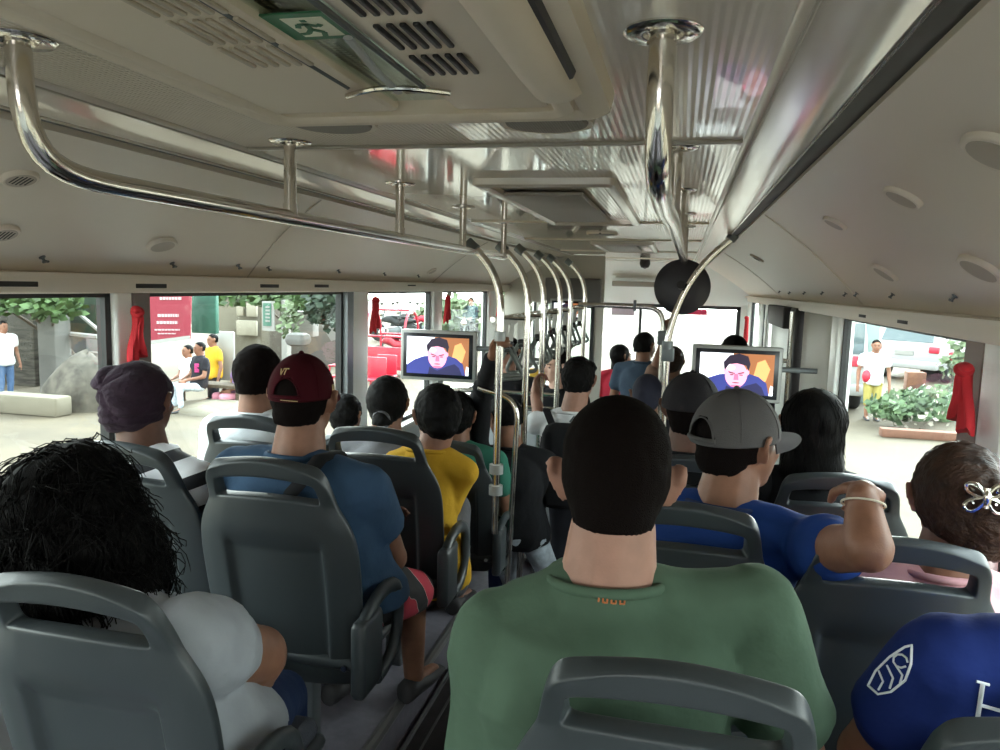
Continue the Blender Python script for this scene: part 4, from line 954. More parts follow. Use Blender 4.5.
# 6 yellow
H=person('yellow','dark haired child in a loose yellow sweatshirt, elbow out by the aisle',at(437,388,Y=2.58),s=.95,yaw=38,tyaw=-5,pitch=-6,sw=.28,girth=.80,skin=SKINL,shirt=YEL,sleeve=1.8,pants=GREY,neckvec=(-.02,-.02,-.145),vox=.008,floor=PZ,seed=12,knees=[V((-.55,2.95,1.03)),V((-.42,2.95,1.03))],
  hair=short_hair(low=-.10,thick=.016,amp=.004,back=.02),arms={'L':None,'R':[at(446,516,Y=2.60),at(430,556,Y=2.82)]},clothfold=.010)
# 7 tied hair woman
H=person('pony','woman with black hair tied low by a dark beaded band',at(389,379,Y=3.08),s=1.0,yaw=0,sw=.36,skin=SKIN,shirt=GREY,pants=DPANT,vox=.010,hair=short_hair(low=-.08,thick=.016,amp=.003,vol=[((.01,-.10,-.07),.045)]),hairmat=HAIRM,floor=.3,seed=14)
m=MB(); m.tube([HP(H,.01+.036*math.cos(a),-.105-.01*math.sin(a),-.055+.036*math.sin(a)) for a in [2*PI*k/18 for k in range(18)]],.006,6,close=True); obj('hair_band',m,mat('hairband',(.05,.05,.06),.3),H['t'])
# 8 small head
H=person('small','small dark haired passenger between white shirt and tied hair woman',at(347,396,Y=3.3),s=.84,yaw=-10,sw=.28,girth=.85,skin=SKIN,shirt=BLK,pants=DPANT,vox=.010,hair=short_hair(low=-.09,thick=.014,amp=.006),hairmat=HAIRM,floor=.3,seed=15,lean=.05)
# 9 dark2 green
H=person('teal','black haired passenger in a teal green top before the clamped pole',at(459,394,Y=3.42),s=.97,yaw=-8,sw=.38,skin=SKIN,shirt=GRN2,pants=JEAN,vox=.009,hair=short_hair(low=-.10,thick=.015,amp=.005),hairmat=HAIRM,floor=.05,seed=16)
# 10 boy in black jacket
bt=at(504,398,Y=3.62)
H=person('boy','standing boy in black jacket and pale jeans, one arm raised to pole',bt,s=.90,yaw=55,tyaw=8,pitch=-10,seat_pelvis=False,sw=.33,girth=1.0,skin=SKIN,shirt=BLK,sleeve=1.9,pants=LJEAN,neckvec=(.06,-.03,-.18),vox=.008,floor=0,seed=18,
  pelvis=at(516,535,Y=3.66),knees=[at(516,590,Y=3.72),V((-.13,3.80,.40))],ankles=[V((-.24,3.72,.07)),V((-.08,3.9,.07))],
  arms={'L':[at(482,392,Y=3.42),at(494,352,Y=3.12),at(498,340,Y=3.08)],'R':[at(541,472,Y=3.6),at(540,508,Y=3.68),at(538,528,Y=3.70)]},hair=short_hair(low=-.05,thick=.012,amp=.004,vol=[((0,.02,.06),(.07,.07,.05))]),hairmat=HAIRM,grip=(0,),clothfold=.012,shoe=mat('shoe_beige',(.4,.3,.2),.7))
# 11 backpack man
H=person('backpack','standing man in white T-shirt gripping a pole, back to camera',at(580,359,Y=3.92),s=1.0,yaw=-12,tyaw=5,seat_pelvis=False,sw=.37,girth=.98,skin=SKINL,shirt=WHT,sleeve=.75,pants=DPANT,neckvec=(-.03,-.02,-.19),vox=.008,floor=0,seed=20,
  pelvis=at(577,475,Y=3.95),knees=[at(562,535,Y=4.0),V((.12,4.05,.45))],ankles=[V((-.14,4.0,.07)),V((.14,4.1,.07))],
  arms={'L':[at(540,420,Y=3.93),at(535,395,Y=4.0),at(536,378,Y=4.03),V((0,1,0)),V((1,0,0))],'R':None},hair=short_hair(low=-.06,thick=.013,amp=.006,vol=[((.02,0,.06),(.07,.08,.045))]),hairmat=HAIRM,grip=(0,))
N,RT=H['N'],H['RT']; t=thing('backpack','black backpack on the standing man in white','backpack',N+RT@V((0,-.2,-.48)))
m=MB(); ax=(RT@V((1,0,0)),RT@V((0,1,0)),V((0,0,1))); m.obox(N+RT@V((.02,-.185,-.23)),(.31,.14,.44),ax,bev=.06); obj('bag_body',m,BLK,t,60)
m=MB(); m.obox(N+RT@V((.02,-.265,-.30)),(.25,.05,.24),ax,bev=.024); obj('pocket',m,BLK,t,60)
m=MB()
for sx in(-1,1): m.tube([N+RT@V((.02+sx*.10,-.14,-.05)),N+RT@V((.0+sx*.125,-.06,.025)),N+RT@V((sx*.13,.03,.02)),N+RT@V((sx*.14,.12,-.06)),N+RT@V((sx*.15,.13,-.2)),N+RT@V((sx*.17,.02,-.36)),N+RT@V((sx*.14,-.13,-.40))],.022,8,flat=.4)
obj('shoulder_strap',m,BLK,t,60); m=MB(); m.tube([N+RT@V((.0,-.14,-.01)),N+RT@V((.02,-.15,.02)),N+RT@V((.04,-.14,-.01))],.006,6); obj('carry_loop',m,METAL,t)
# 12-13 women facing the rear
H=person('w1','woman in black T-shirt facing the camera behind the hanging handles',at(508,338,Y=5.4),s=.97,yaw=170,tyaw=180,sw=.36,skin=SKINL,shirt=BLK,pants=JEAN,vox=.009,floor=.1,seed=22,neckvec=(0,-.02,-.18),hair=long_hair([((0,-.05,-.08),(.085,.05,.12))],nst=0))
H=person('w2','pale faced woman in black looking sideways, hair behind her shoulders',at(558,352,Y=5.3),s=.97,yaw=125,tyaw=178,sw=.36,skin=mat('skin_fair',(.62,.38,.29),.5,spec=.35),shirt=BLK,pants=JEAN,vox=.008,floor=.1,seed=23,neckvec=(.0,-.01,-.18),hair=long_hair([((0,-.05,-.10),(.08,.055,.13))],nst=0))
# 14 navy cover
H=person('navy','passenger with navy hair cover seated beyond the green shirt man',at(648,376,Y=4.3),s=1.0,yaw=5,sw=.38,skin=SKIN,shirt=BLK,pants=DPANT,vox=.010,hair=short_hair(low=-.10,thick=.012,amp=.002),hairmat=mat('navy_cover',(.012,.013,.03),.8),floor=.0,seed=24)
# 15 dark cap
H=person('dcap','person in a plain dark cap between green shirt and grey cap',at(693,376,Y=2.48),s=1.0,yaw=-8,sw=.40,skin=SKIND,shirt=BLK,pants=DPANT,vox=.009,hair=short_hair(low=-.07,thick=.004,amp=.002),hairmat=HAIRS,hat=cap('plain dark cap',CAPD,hole=False,scale=(.088,.108,.098)),floor=PZ,seed=25)
# 16 grey cap
gt=at(727,396,Y=1.82)+V((.035,0,0)); 
H=person('gcap','man in grey baseball cap and blue polo with bent arm raised',gt,s=1.0,yaw=-50,tyaw=-22,pitch=2,sw=.40,girth=1.1,skin=SKIN,shirt=ROYAL,sleeve=.36,armg=1.05,pants=DPANT,neckvec=(-.03,-.045,-.155),vox=.007,floor=PZ,seed=27,
  pelvis=V((.50,1.84,1.06)),arms={'L':None,'R':[at(868,548,Y=1.47),at(862,494,Y=1.53),at(868,488,Y=1.63),V((-1,0,.2)),V((0,.3,-1))]},hair=short_hair(low=-.065,thick=.004,amp=.002),hairmat=HAIRS,
  hat=cap('grey cap with dark brim',CAPG,brimm=CAPB,scale=(.087,.109,.104),brimL=.08),grip=(1,),collar=fabric('navy_collar',(.02,.035,.10)),clothfold=.009,lift=(0,.01))
w_=H['A'][1][1]; e_=H['A'][1][0]; d=(w_-e_).normalized(); c=w_-d*.02; u=d.orthogonal().normalized(); v=d.cross(u)
m=MB(); m.tube([c+(u*math.cos(a)+v*math.sin(a))*.0375+d*.006*math.sin(a) for a in [2*PI*k/24 for k in range(24)]],.0022,6,close=True); obj('wrist_band',m,mat('cord_cream',(.65,.6,.48),.8),H['t'])['label']='thin cream cord around the wrist'
# 17 long straight hair
H=person('long','woman with long straight black hair by the kerb-side window',at(815,391,Y=2.52),s=1.02,yaw=0,sw=.36,skin=SKIN,shirt=BLK,pants=DPANT,vox=.008,floor=PZ,seed=29,
  hair=long_hair([((0,-.035,-.04),(.088,.085,.12)),((0,-.05,-.14),(.094,.07,.14)),((0,-.06,-.24),(.098,.055,.13)),((0,-.07,-.34),(.095,.045,.10))],nst=500,amp=.002,r=.0009,st=(3,3,.4)))
# 18 pink lady
def bun(H,hm): pass
H=person('pink','woman in pink top with brown hair twisted up in a claw clip',at(962,450,Y=1.80),s=1.04,yaw=-2,tyaw=0,pitch=-5,sw=.38,girth=1.05,skin=SKIN,shirt=PINK,pants=DPANT,vox=.008,floor=PZ,seed=31,neckvec=(-.02,-.025,-.165),
  hair=short_hair(low=-.105,thick=.016,amp=.005,back=.014,vol=[((.035,-.095,-.005),(.055,.045,.075)),((.03,-.075,-.06),(.05,.045,.05)),((.055,-.05,-.09),(.035,.04,.04))]),hairmat=HAIRB)
t=thing('hair_claw','silver butterfly hair claw clipped in brown twisted hair','hair claw',HP(H,.02,-.15,.02))
m=MB(); A=H['Rm']; cc=HP(H,.004,-.150,.030)
def cr(px_,pz_): return cc+A@V((px_,-.004+.25*abs(px_),pz_))
def teard(m,x,z,ang,L,W,rr):
    P=[]
    for k in range(18):
        a=2*PI*k/18; q=L*(.5+.5*math.cos(a)); w=W*math.sin(a)*(.35+.65*q/L); P.append(cr(x+q*math.cos(ang)-w*math.sin(ang),z+q*math.sin(ang)+w*math.cos(ang)))
    m.tube(P,rr,6,close=True)
for ang,L in((R(35),.040),(R(-38),.042),(R(145),.040),(R(218),.042)): teard(m,0,0,ang,L,.014,.0042)
obj('claw_wing',m,mat('silver',(.75,.74,.70),.12,1),t,60); m=MB(); m.ball(cr(0,0)+V((0,-.006,0)),(.008,.006,.016),10,8); m.tube([cr(0,.02),cr(0,-.02)],.006,8)
for k in(-1,1):
    for q in(-.012,0,.012): m.tube([cr(k*.02,q),cr(k*.026,q*1.3)+V((0,.018,0)),cr(k*.012,q*1.3)+V((0,.035,0))],.0025,6)
obj('claw_spring',m,CHROME,t,60)
# 19 sports shirt
NN=at(1110,636,Y=1.16)
H=person('sport','person in royal blue sports shirt with white sleeve print, bottom corner',NN+V((.02,.05,.29)),s=1.03,yaw=0,tyaw=6,sw=.40,girth=1.12,skin=SKIN,shirt=SPORT,sleeve=.62,pants=DPANT,vox=.008,floor=PZ,seed=33,neckvec=(-.02,-.05,-.19),hair=short_hair(),
  lift=(.012,0),arms={'L':[at(868,752,Y=1.22),at(850,850,Y=1.42)],'R':None})
sh=[c for c in H['t'].children if c.name.startswith('shirt')][0]
c0=at(896,672,Y=1.1); n=(CAM-c0).normalized(); u=V((1,0,0)); w=V((0,0,1))
arcs=[]
L=[(-.034,-.028),(-.026,-.005),(-.010,.018),(.008,.036),(.016,.040),(.017,.015),(.012,-.008),(-.004,-.028),(-.020,-.036),(-.034,-.028)]
arcs.append((L,.0035))
for a,b in(((-.022,-.004),(-.020,-.030)),((-.012,.006),(-.006,-.024)),((-.002,.010),(.006,-.014))): arcs.append(([a,((a[0]+b[0])/2+.006,(a[1]+b[1])/2),b],.003))
arcs.append(([(.004+.009*math.cos(a),.016+.009*math.sin(a)) for a in [k*.7 for k in range(9)]],.003))
decal(sh,c0,u,w,n,arcs,WPR,'sleeve_print',sh,step=.004)
c0=at(990,703,Y=1.02); n=(CAM-c0).normalized()
decal(sh,c0,V((1,.05,0)),w,n,[([(-.012,-.03),(-.010,.022)],.006),([(.020,-.03),(.022,.022)],.006),([(-.011,-.006),(.021,-.006)],.005),([(-.017,.022),(-.003,.022)],.004),([(.034,.0),(.036,-.02),(.052,-.02),(.054,.0)],.005)],WPR,'back_letters',sh,step=.004)
# 20 front standing silhouettes
FL=dict(seat_pelvis=False,vox=.014,floor=0)
person('s1','standing woman with dark hair in a red top near the windshield',at(622,345,Y=7.2),s=.98,yaw=-60,sw=.34,skin=SKIN,shirt=fabric('red',(.5,.03,.06)),pants=JEAN,seed=40,hair=long_hair([((0,-.05,-.10),(.07,.05,.13))],nst=0),ankles=[V((-.05,7.2,.07)),V((.1,7.2,.07))],**FL)
person('s2','standing man in a dark T-shirt turned toward the driver',at(646,333,Y=6.5),s=1.02,yaw=-40,tyaw=-20,sw=.42,skin=SKIN,shirt=fabric('slate',(.04,.06,.09)),pants=DPANT,seed=41,hair=short_hair(),ankles=[V((.1,6.5,.07)),V((.3,6.5,.07))],**FL)
person('s3','standing woman in brown with an arm raised beside the double pole',at(674,348,Y=5.9),s=.98,yaw=-20,sw=.36,skin=SKIN,shirt=fabric('brown',(.20,.12,.09)),pants=DPANT,seed=42,hair=short_hair(low=-.1,thick=.015),hairmat=HAIRB,ankles=[V((.3,5.9,.07)),V((.45,5.9,.07))],
  arms={'L':[at(661,352,Y=5.8),at(668,330,Y=5.62),at(667,318,Y=5.56)],'R':None},grip=(0,),**FL)
person('s4','person whose dark hair tops the edge of the kerb-side television',at(735,337,Y=5.2),s=1.0,yaw=0,sw=.38,skin=SKIN,shirt=GREY,pants=DPANT,seed=43,hair=short_hair(thick=.015),ankles=[V((.7,5.2,.07)),V((.85,5.2,.07))],**FL)
# ================================================================ OUTSIDE
G=-.35
DIRT=mat('sandy_ground',(0.071,0.055,0.033),.95,var=.22,vscale=1.2,bump='noise',bscale=6,bstr=.4)
m=MB(); m.box(-60,60,-30,90,G-.3,G); struct('ground',m,DIRT)
CONC=mat('concrete',(0.115,0.112,0.104),.9,var=.2,vscale=2,bump='noise',bscale=8,bstr=.4); CREAM=mat('cream_wall',(0.150,0.133,0.098),.9,var=.12,vscale=1.5); STON=mat('dark_stone',(0.050,0.045,0.036),.95,var=.6,vscale=5,bump='noise',bscale=6,bstr=1,stretch=(.6,.6,4))
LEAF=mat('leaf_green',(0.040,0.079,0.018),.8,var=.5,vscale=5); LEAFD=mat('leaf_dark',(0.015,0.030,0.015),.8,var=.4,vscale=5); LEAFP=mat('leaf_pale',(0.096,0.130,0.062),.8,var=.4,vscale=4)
WOOD=mat('weathered_wood',(0.072,0.054,0.036),.9,var=.3,vscale=6,stretch=(4,4,.5)); OW=mat('outdoor_white',(0.268,0.264,0.250),.7); BRICK=mat('brick_edging',(0.144,0.068,0.044),.9,var=.2,vscale=5,bump='bricks',bscale=5,bstr=.6)
CARW=mat('car_white',(0.317,0.326,0.326),.25,coat=.5); CARG=mat('car_glass',(.08,.11,.12),.1); TYRE=mat('tyre',(.02,.02,.02),.8); REDP=mat('red_plastic',(0.440,0.024,0.048),.4)
def blk(name,px0,py0,px1,py1,Y,th,mm_,label,cat,group=None,ground=False,bev=.02):
    a=at(px0,py0,Y=Y); b=at(px1,py1,Y=Y); z0=G if ground else min(a.z,b.z)
    m=MB(); m.box(min(a.x,b.x),max(a.x,b.x),Y,Y+th,z0,max(a.z,b.z),bev=bev); return tag(obj(name,m,mm_),label,cat,group)
def leaves(m,c,r,n,size,rnd,flat=1):
    for _ in range(n):
        d=V((rnd.gauss(0,1),rnd.gauss(0,1),rnd.gauss(0,1))).normalized()*(rnd.random()**.4)
        p=V(c)+V((d.x*r[0],d.y*r[1],d.z*r[2])); u=V((rnd.gauss(0,1),rnd.gauss(0,1),rnd.gauss(0,1)*.6)).normalized(); v=u.orthogonal().normalized()*.4
        s=size*rnd.uniform(.6,1.3); k=len(m.v); m.v+=[p,p+(u*.5+v)*s,p+u*s,p+(u*.5-v)*s]; m.f.append((k,k+1,k+2,k+3)); m.m.append(0)
def tree(name,label,base,blobs,n,size,lm,cat='tree',group=None,seed=1,trunk=.08):
    rnd=random.Random(seed); t=thing(name,label,cat,base,group); base=V(base)
    m=MB()
    for c,r in blobs: leaves(m,V(c),r,n,size,rnd)
    me=tomesh(m,fix=False); mesh_obj('foliage',me,lm,t,0)
    m=MB()
    top=sum((V(c) for c,r in blobs),V((0,0,0)))/len(blobs)
    m.tube([base,base.lerp(top,.5)+V((.1,0,0)),top],[trunk,trunk*.8,trunk*.4],8)
    for c,r in blobs: m.tube([base.lerp(top,.55),V(c)],[trunk*.5,trunk*.2],6)
    obj('trunk' if trunk>.03 else 'stem',m,WOOD,t,60)
# window 1
a=at(-60,421,Z=G);b=at(66,416,Z=G); m=MB(); m.box(a.x,b.x,b.y-.2,b.y+.15,G,at(30,394,Y=b.y).z,bev=.04); tag(obj('low_wall',m,CREAM),'low cream kerb wall seen through the rear street window','wall')
blk('stone_wall',-60,270,36,393,12.6,.6,STON,'dark layered stone wall behind the concrete pillar','wall',ground=True)
blk('stone_wall',57,270,88,400,12.9,.6,CONC,'rough grey wall right of the concrete pillar','wall',ground=True)
blk('concrete_pillar',35,285,57,398,11.8,.4,CONC,'pale concrete pillar standing at the roadside','pillar',ground=True)
blk('dark_opening_sheet',60,285,97,334,12.5,.3,LEAFD,'dark sheet painted as the shaded opening right of the concrete pillar','tarpaulin')  # dark-coloured sheet in place of the shade inside an opening
m=MB(); m.tube([at(60,333,Y=12.2),at(98,337,Y=12.2)],.05,6); m.tube([at(72,308,Y=12.1),at(108,338,Y=12.1)],.04,6); tag(obj('wooden_rail',m,OW),'pale wooden poles across the dark opening','pole')
def mound(name,px,py,w,d,h,mm_,label,cat='mound',seed=1):
    c=at(px,py,Z=G); m=MB(); rings=[]
    for j in range(9):
        k=j/8; rr=math.cos(k*PI/2); rings.append([V((c.x+w*rr*math.cos(q)*(1+.2*noise.noise(V((q*2,k*3,seed)))),c.y+d*rr*math.sin(q)*(1+.2*noise.noise(V((q*2,k*2,seed+5)))),G-.02+h*math.sin(k*PI/2)*(1+.15*noise.noise(V((q,k,seed)))))) for q in [2*PI*i/28 for i in range(28)]])
    m.loft(rings); return tag(obj(name,m,mm_,None,60),label,cat)
mound('rubble_mound',90,406,.75,.7,.95,mat('rubble',(0.075,0.066,0.052),.95,var=.5,vscale=5,bump='noise',bscale=7,bstr=.8),'heap of grey rubble and sand left of the beanie','rubble',3)
mound('sand_mound',220,412,.9,.5,.22,CREAM,'low heap of yellowish sand at the seated person','sand',4)
tree('leafy_branch_tree','bright green leafy tree above the concrete pillar',at(50,393,Z=G)+V((0,1.2,0)),[(at(20,300,Y=11.4),(.7,.5,.25)),(at(50,304,Y=11.3),(.6,.5,.28)),(at(-20,290,Y=11.4),(.8,.5,.5))],260,.16,LEAF,seed=3)
# window 2
tb=10.3
def banner():
    c0=at(147,286,Y=tb); c1=at(191,339,Y=tb); t=thing('banner','red hanging banner with blurred white lettering','banner',((c0.x+c1.x)/2,tb,c1.z))
    A=at(147,270,Y=tb);Bb=at(192,270,Y=tb);C=at(190,339,Y=tb);D=at(147,345,Y=tb)
    m=MB(); m.poly([A,Bb,C,D],(0,-1,0),.02); obj('sheet',m,mat('banner_red',(0.202,0.012,0.028),.7),t,0)
    m=MB(); e=V((0,-.01,0)); m.poly([at(147,341,Y=tb)+e,at(190,335.5,Y=tb)+e,at(190,339,Y=tb)+e,at(147,345,Y=tb)+e],(0,-1,0),.012); obj('hem',m,OW,t,0)
    m=MB(); rnd=random.Random(2)
    for y,x0,x1,h in((291,156,184,3.6),(297,160,182,2.8),(314,158,179,3.0),(321,157,178,3.0),(329,155,180,1.6),(333,158,176,1.2)):
        x=x0
        while x<x1:
            w_=rnd.uniform(1.6,3.2); p=at(x,y,Y=tb)+e; q=at(min(x+w_,x1),y+h,Y=tb)+e; m.box(p.x,q.x,p.y,p.y+.008,q.z,p.z); x+=w_+.7
    obj('lettering',m,mat('banner_text',(0.450,0.330,0.348),.7),t,0)['kind']='stuff'
    m=MB(); 
    for px in(145,): m.tube([at(px,262,Y=tb+.05),V((at(px,400,Y=tb+.05).x,tb+.05,G))],.03,8)
    obj('post',m,WOOD,t)
banner()
blk('green_tarpaulin',190,272,216,334,11.0,.1,mat('tarp_green',(0.017,0.095,0.065),.6,var=.35,vscale=3),'teal green tarpaulin beside the red banner','tarpaulin')
blk('house_wall',214,276,262,385,17.5,.4,CREAM,'weathered cream house front behind the seated people','house',ground=True)
for i,(x0,y0,x1,y1) in enumerate(((236,300,243,316),(246,303,256,317),(236,320,256,336))): blk('house_shutter',x0,y0,x1,y1,17.3,.1,mat('shutter',(0.275,0.250,0.190),.7),('upper narrow pale shutter on the cream house','upper wide pale shutter on the cream house','lower pale board on the cream house')[i],'shutter')
blk('white_board',216,331,234,381,12.6,.06,OW,'upright white board beside the seated person in black','board')
blk('hanging_cloth_white',236,312,241,330,13,.04,OW,'small white cloth hung near the tree trunk','cloth') if 0 else None
t=thing('sign_board','green and white framed vertical sign on the far house','sign',at(267,330,Y=15))
a=at(262,301,Y=15);b=at(274,331,Y=15); m=MB(); m.box(a.x,b.x,15,15.05,b.z,a.z); obj('panel',m,OW,t,0)
a=at(263.5,303,Y=15);b=at(271.5,326,Y=15); m=MB(); m.box(a.x,b.x,14.98,15,b.z,a.z); obj('green_field',m,mat('sign_green2',(.05,.14,.10),.6),t,0)
m=MB()
for y in(306,309.5,313,316.5,320): p=at(265.5,y,Y=14.97);q=at(269.5,y+2,Y=14.97); m.box(p.x,q.x,14.965,14.98,q.z,p.z)
obj('lettering',m,OW,t,0)['kind']='stuff'
blk('far_house_wall',258,292,350,342,19,.4,mat('house_pink',(0.138,0.121,0.104),.9,var=.15,vscale=2),'pinkish low house behind the white boards','house',ground=True)
blk('white_wall',289,311,313,337,16.0,.3,OW,'bright white block wall beside the leaning board','wall',ground=False)
blk('timber_post',281,300,287,350,15.2,.2,OW,'pale timber post of the far house porch','post',ground=True)
t=None; A=at(316,316,Y=14);Bb=at(326,311,Y=14);C=at(343,338,Y=14);D=at(331,341,Y=14); m=MB(); m.poly([A,Bb,C,D],(0,-1,0),.05); tag(obj('leaning_board',m,OW,None,0),'bright white slab leaning diagonally by the far house','board')
tree('overhanging_tree','sparse green tree over the far house roof',at(282,345,Z=G),[(at(255,296,Y=15.5),(1,.5,.22)),(at(295,299,Y=15.5),(1.1,.5,.25)),(at(322,302,Y=15.5),(.6,.4,.3))],200,.2,LEAF,seed=6,trunk=.06)
tree('dark_tree','dark leafed tree beside the grey window frame',at(338,345,Z=G),[(at(330,300,Y=13.4),(.5,.4,.35)),(at(341,305,Y=13.2),(.45,.4,.6)),(at(321,312,Y=13.3),(.3,.3,.2))],260,.17,LEAFD,seed=8)
tree('potted_plant','small green potted plant before the white wall',at(290,345,Z=G),[(at(290,322,Y=13.6),(.22,.2,.35))],120,.14,LEAFP,seed=9,trunk=.02,cat='plant')
blk('stone_pile',283,333,303,347,13.2,.4,CONC,'grey stones and sacks at the foot of the white wall','stones',bev=.1)
OUT=dict(vox=.022,clothfold=.01)
def sitter(key,label,px,py_top,Y,shirt,pants,seed,seatz=G+.45,hm=HAIRM,**k):
    tp=at(px,py_top,Y=Y); return person(key,label,tp,s=1.0,yaw=150,tyaw=150,skin=SKIN,shirt=shirt,pants=pants,hair=short_hair(),hairmat=hm,floor=G,seed=seed,**OUT,**k)
sitter('o1','seated person in black top with pink print and pale jeans outside',199,342,11.5,fabric('black2',(.02,.02,.025)),LJEAN,50)
pr=[c for c in bpy.data.objects if c.get('label','').startswith('seated person in black top')][0]; sh=[c for c in pr.children if c.name.startswith('shirt')][0]; cp=at(200,368,Y=11.5); decal(sh,cp,V((1,.5,0)),V((0,0,1)),(CAM-cp).normalized(),[([(-.08,.03*k),(.08,.03*k)],.034) for k in(-2,-1,0,1,2)],mat('hot_pink',(.4,.03,.16),.7),'shirt_print',sh,step=.02)
#obj('shirt_print',m,mat('hot_pink',(0.490,0.042,0.210),.7),sh)
sitter('o2','person in yellow top standing behind the seated one in black',212,334,12.4,YEL,DPANT,51,seat_pelvis=False)
sitter('o3','person in white beside the seated one in black outside',187,345,12.2,WHT,JEAN,52)
sitter('o4','person in purple shirt bending beside the white board outside',240,353,12.0,fabric('lilac',(.32,.20,.42)),mat('pink_cloth',(.6,.25,.32),.9),53,hm=HAIRB)
m=MB(); a=at(181,393,Y=11.95);b=at(250,393,Y=11.95); m.box(a.x,b.x,11.6,12.0,G+.38,G+.44,bev=.01)
for xx in(a.x+.1,b.x-.1): m.box(xx-.03,xx+.03,11.7,11.9,G,G+.4)
tag(obj('wooden_bench',m,WOOD),'plank bench under the people outside','bench')
person('o5','person in white shirt and blue jeans standing at the photo edge outside',at(3,321,Y=11.2),s=.95,yaw=-100,tyaw=-100,seat_pelvis=False,skin=SKIN,shirt=WHT,pants=fabric('mid_jeans',(.07,.12,.22)),hair=short_hair(),floor=G,seed=54,**OUT)
# window 3-5: vehicles
def wheel(m,c,r,w,ax=V((1,0,0))):
    u=ax.orthogonal().normalized(); v=ax.cross(u); m.lathe([(r*.55,-w/2),(r*.9,-w/2),(r,-w/3),(r,w/3),(r*.9,w/2),(r*.55,w/2)],c,(u,v,ax),22)
def motorbike(c,rz,label,colr,scale=1.0,cover=False):
    t=thing('motorcycle',label,'motorcycle',c); M3=rotz(rz); T=lambda x,y,z: V(c)+M3@(V((x,y,z))*scale); ax=M3@V((1,0,0))
    for y in(-.62,.62):
        m=MB(); wheel(m,T(0,y,.29),.29*scale,.09*scale,ax); w_=obj('wheel',m,TYRE,t,60); m=MB()
        for k in range(6): a=2*PI*k/6; m.tube([T(0,y,.29),T(0,y+.2*math.cos(a),.29+.2*math.sin(a))],.01,5)
        obj('spokes',m,CHROME,w_)
    m=MB(); m.loft([[T(w_*math.cos(q),y,z+h*math.sin(q)) for q in [2*PI*k/12 for k in range(12)]] for y,z,w_,h in((-.75,.72,.04,.03),(-.45,.68,.12,.10),(-.1,.62,.13,.13),(.1,.72,.14,.14),(.35,.72,.10,.10),(.5,.68,.04,.05))]); obj('body',m,colr,t,60)
    m=MB(); m.box(-.11,.11,-.6,.1,.0,.08,Matrix.Translation(T(0,0,.78))@M3.to_4x4(),bev=.03); obj('seat',m,TYRE,t)
    m=MB(); m.box(-.12,.12,-.25,.25,-.18,.12,Matrix.Translation(T(0,0,.4))@M3.to_4x4(),bev=.04); obj('engine',m,METAL,t)
    m=MB(); m.tube([T(0,.62,.29),T(0,.46,.78),T(0,.4,1.0)],.03,8); m.tube([T(-.34,.30,1.03),T(-.15,.42,1.0),T(.15,.42,1.0),T(.34,.30,1.03)],.016,8); obj('handlebar',m,METAL,t)
    m=MB(); m.ball(T(0,.55,.88),.09*scale,12,8); obj('headlight',m,CHROME,t)
    m=MB()
    for sx in(-1,1): m.tube([T(sx*.3,.3,1.03),T(sx*.34,.3,1.2)],.008,6); m.ball(T(sx*.34,.3,1.22),(.06,.03,.04),8,6)
    obj('mirrors',m,TYRE,t)
    return t
def gp(px,py): return at(px,py,Z=G)
motorbike(at(396,372,Z=G)+V((0,0,0)),60,'red motorcycle seen between the pillar and street-side television',REDP,1.1)
t=thing('tricycle_cab','red framed tricycle sidecar beside the red motorcycle','tricycle',gp(384,378)); c=gp(384,378)
m=MB()
for dx in(-.5,.5):
    m.tube([c+V((dx,0,.2)),c+V((dx,0,1.0))]+[c+V((dx,.5-.5*math.cos(a),1.0+.62*math.sin(a))) for a in [PI*k/10 for k in range(11)]]+[c+V((dx,1.0,.2)),c+V((dx,0,.2))],.03,8)
for y,z in((0,.3),(0,1.0),(.5,1.62),(1,1.0),(1,.3)): m.tube([c+V((-.5,y,z)),c+V((.5,y,z))],.025,8)
obj('frame',m,REDP,t); m=MB(); m.box(c.x-.5,c.x+.5,c.y-.02,c.y+.02,G+.2,G+.75,bev=.015); obj('side_panel',m,REDP,t); m=MB(); m.box(c.x-.45,c.x+.45,c.y+.3,c.y+.9,G+.45,G+.6,bev=.05); obj('seat',m,TYRE,t); m=MB(); wheel(m,c+V((-.6,.5,.28)),.28,.1); obj('wheel',m,TYRE,t)
def chair(px,py,i):
    c=gp(px,py); t=thing('plastic_chair','x','chair',c,'red plastic chairs outside'); 
    m=MB(); m.box(c.x-.22,c.x+.22,c.y-.2,c.y+.2,G+.42,G+.46,bev=.015); obj('seat',m,REDP,t)
    m=MB(); m.box(c.x-.21,c.x+.21,c.y+.18,c.y+.21,G+.45,G+.85,bev=.014); obj('backrest',m,REDP,t)
    for sx in(-1,1):
        for sy in(-1,1): m=MB(); m.tube([c+V((sx*.18,sy*.17,.43)),c+V((sx*.22,sy*.2,0))],.02,6); obj('leg',m,REDP,t)
    return t
for i,(px,py,l) in enumerate(((341,385,'red plastic chair at the foot of the grey window frame'),(345,398,'red plastic chair nearest the bus, low by the maroon cap'),(372,402,'red plastic chair seen over the small dark haired passenger'),(383,398,'red plastic chair seen over the tied hair woman'))): chair(px,py,i)['label']=l
for i,(px,py,rz,l) in enumerate(((395,342,80,'far dark motorcycle in glare through the third window'),(410,338,70,'second far motorcycle in glare left of the pillar'),(428,340,95,'far motorcycle partly behind the pillar above the screen'))):
    motorbike(gp(px,py),rz,l,TYRE if i!=2 else REDP,1.2)
bk=gp(471,352); motorbike(bk,170,'dark motorcycle ridden toward the bus above the street-side screen',TYRE,1.15)
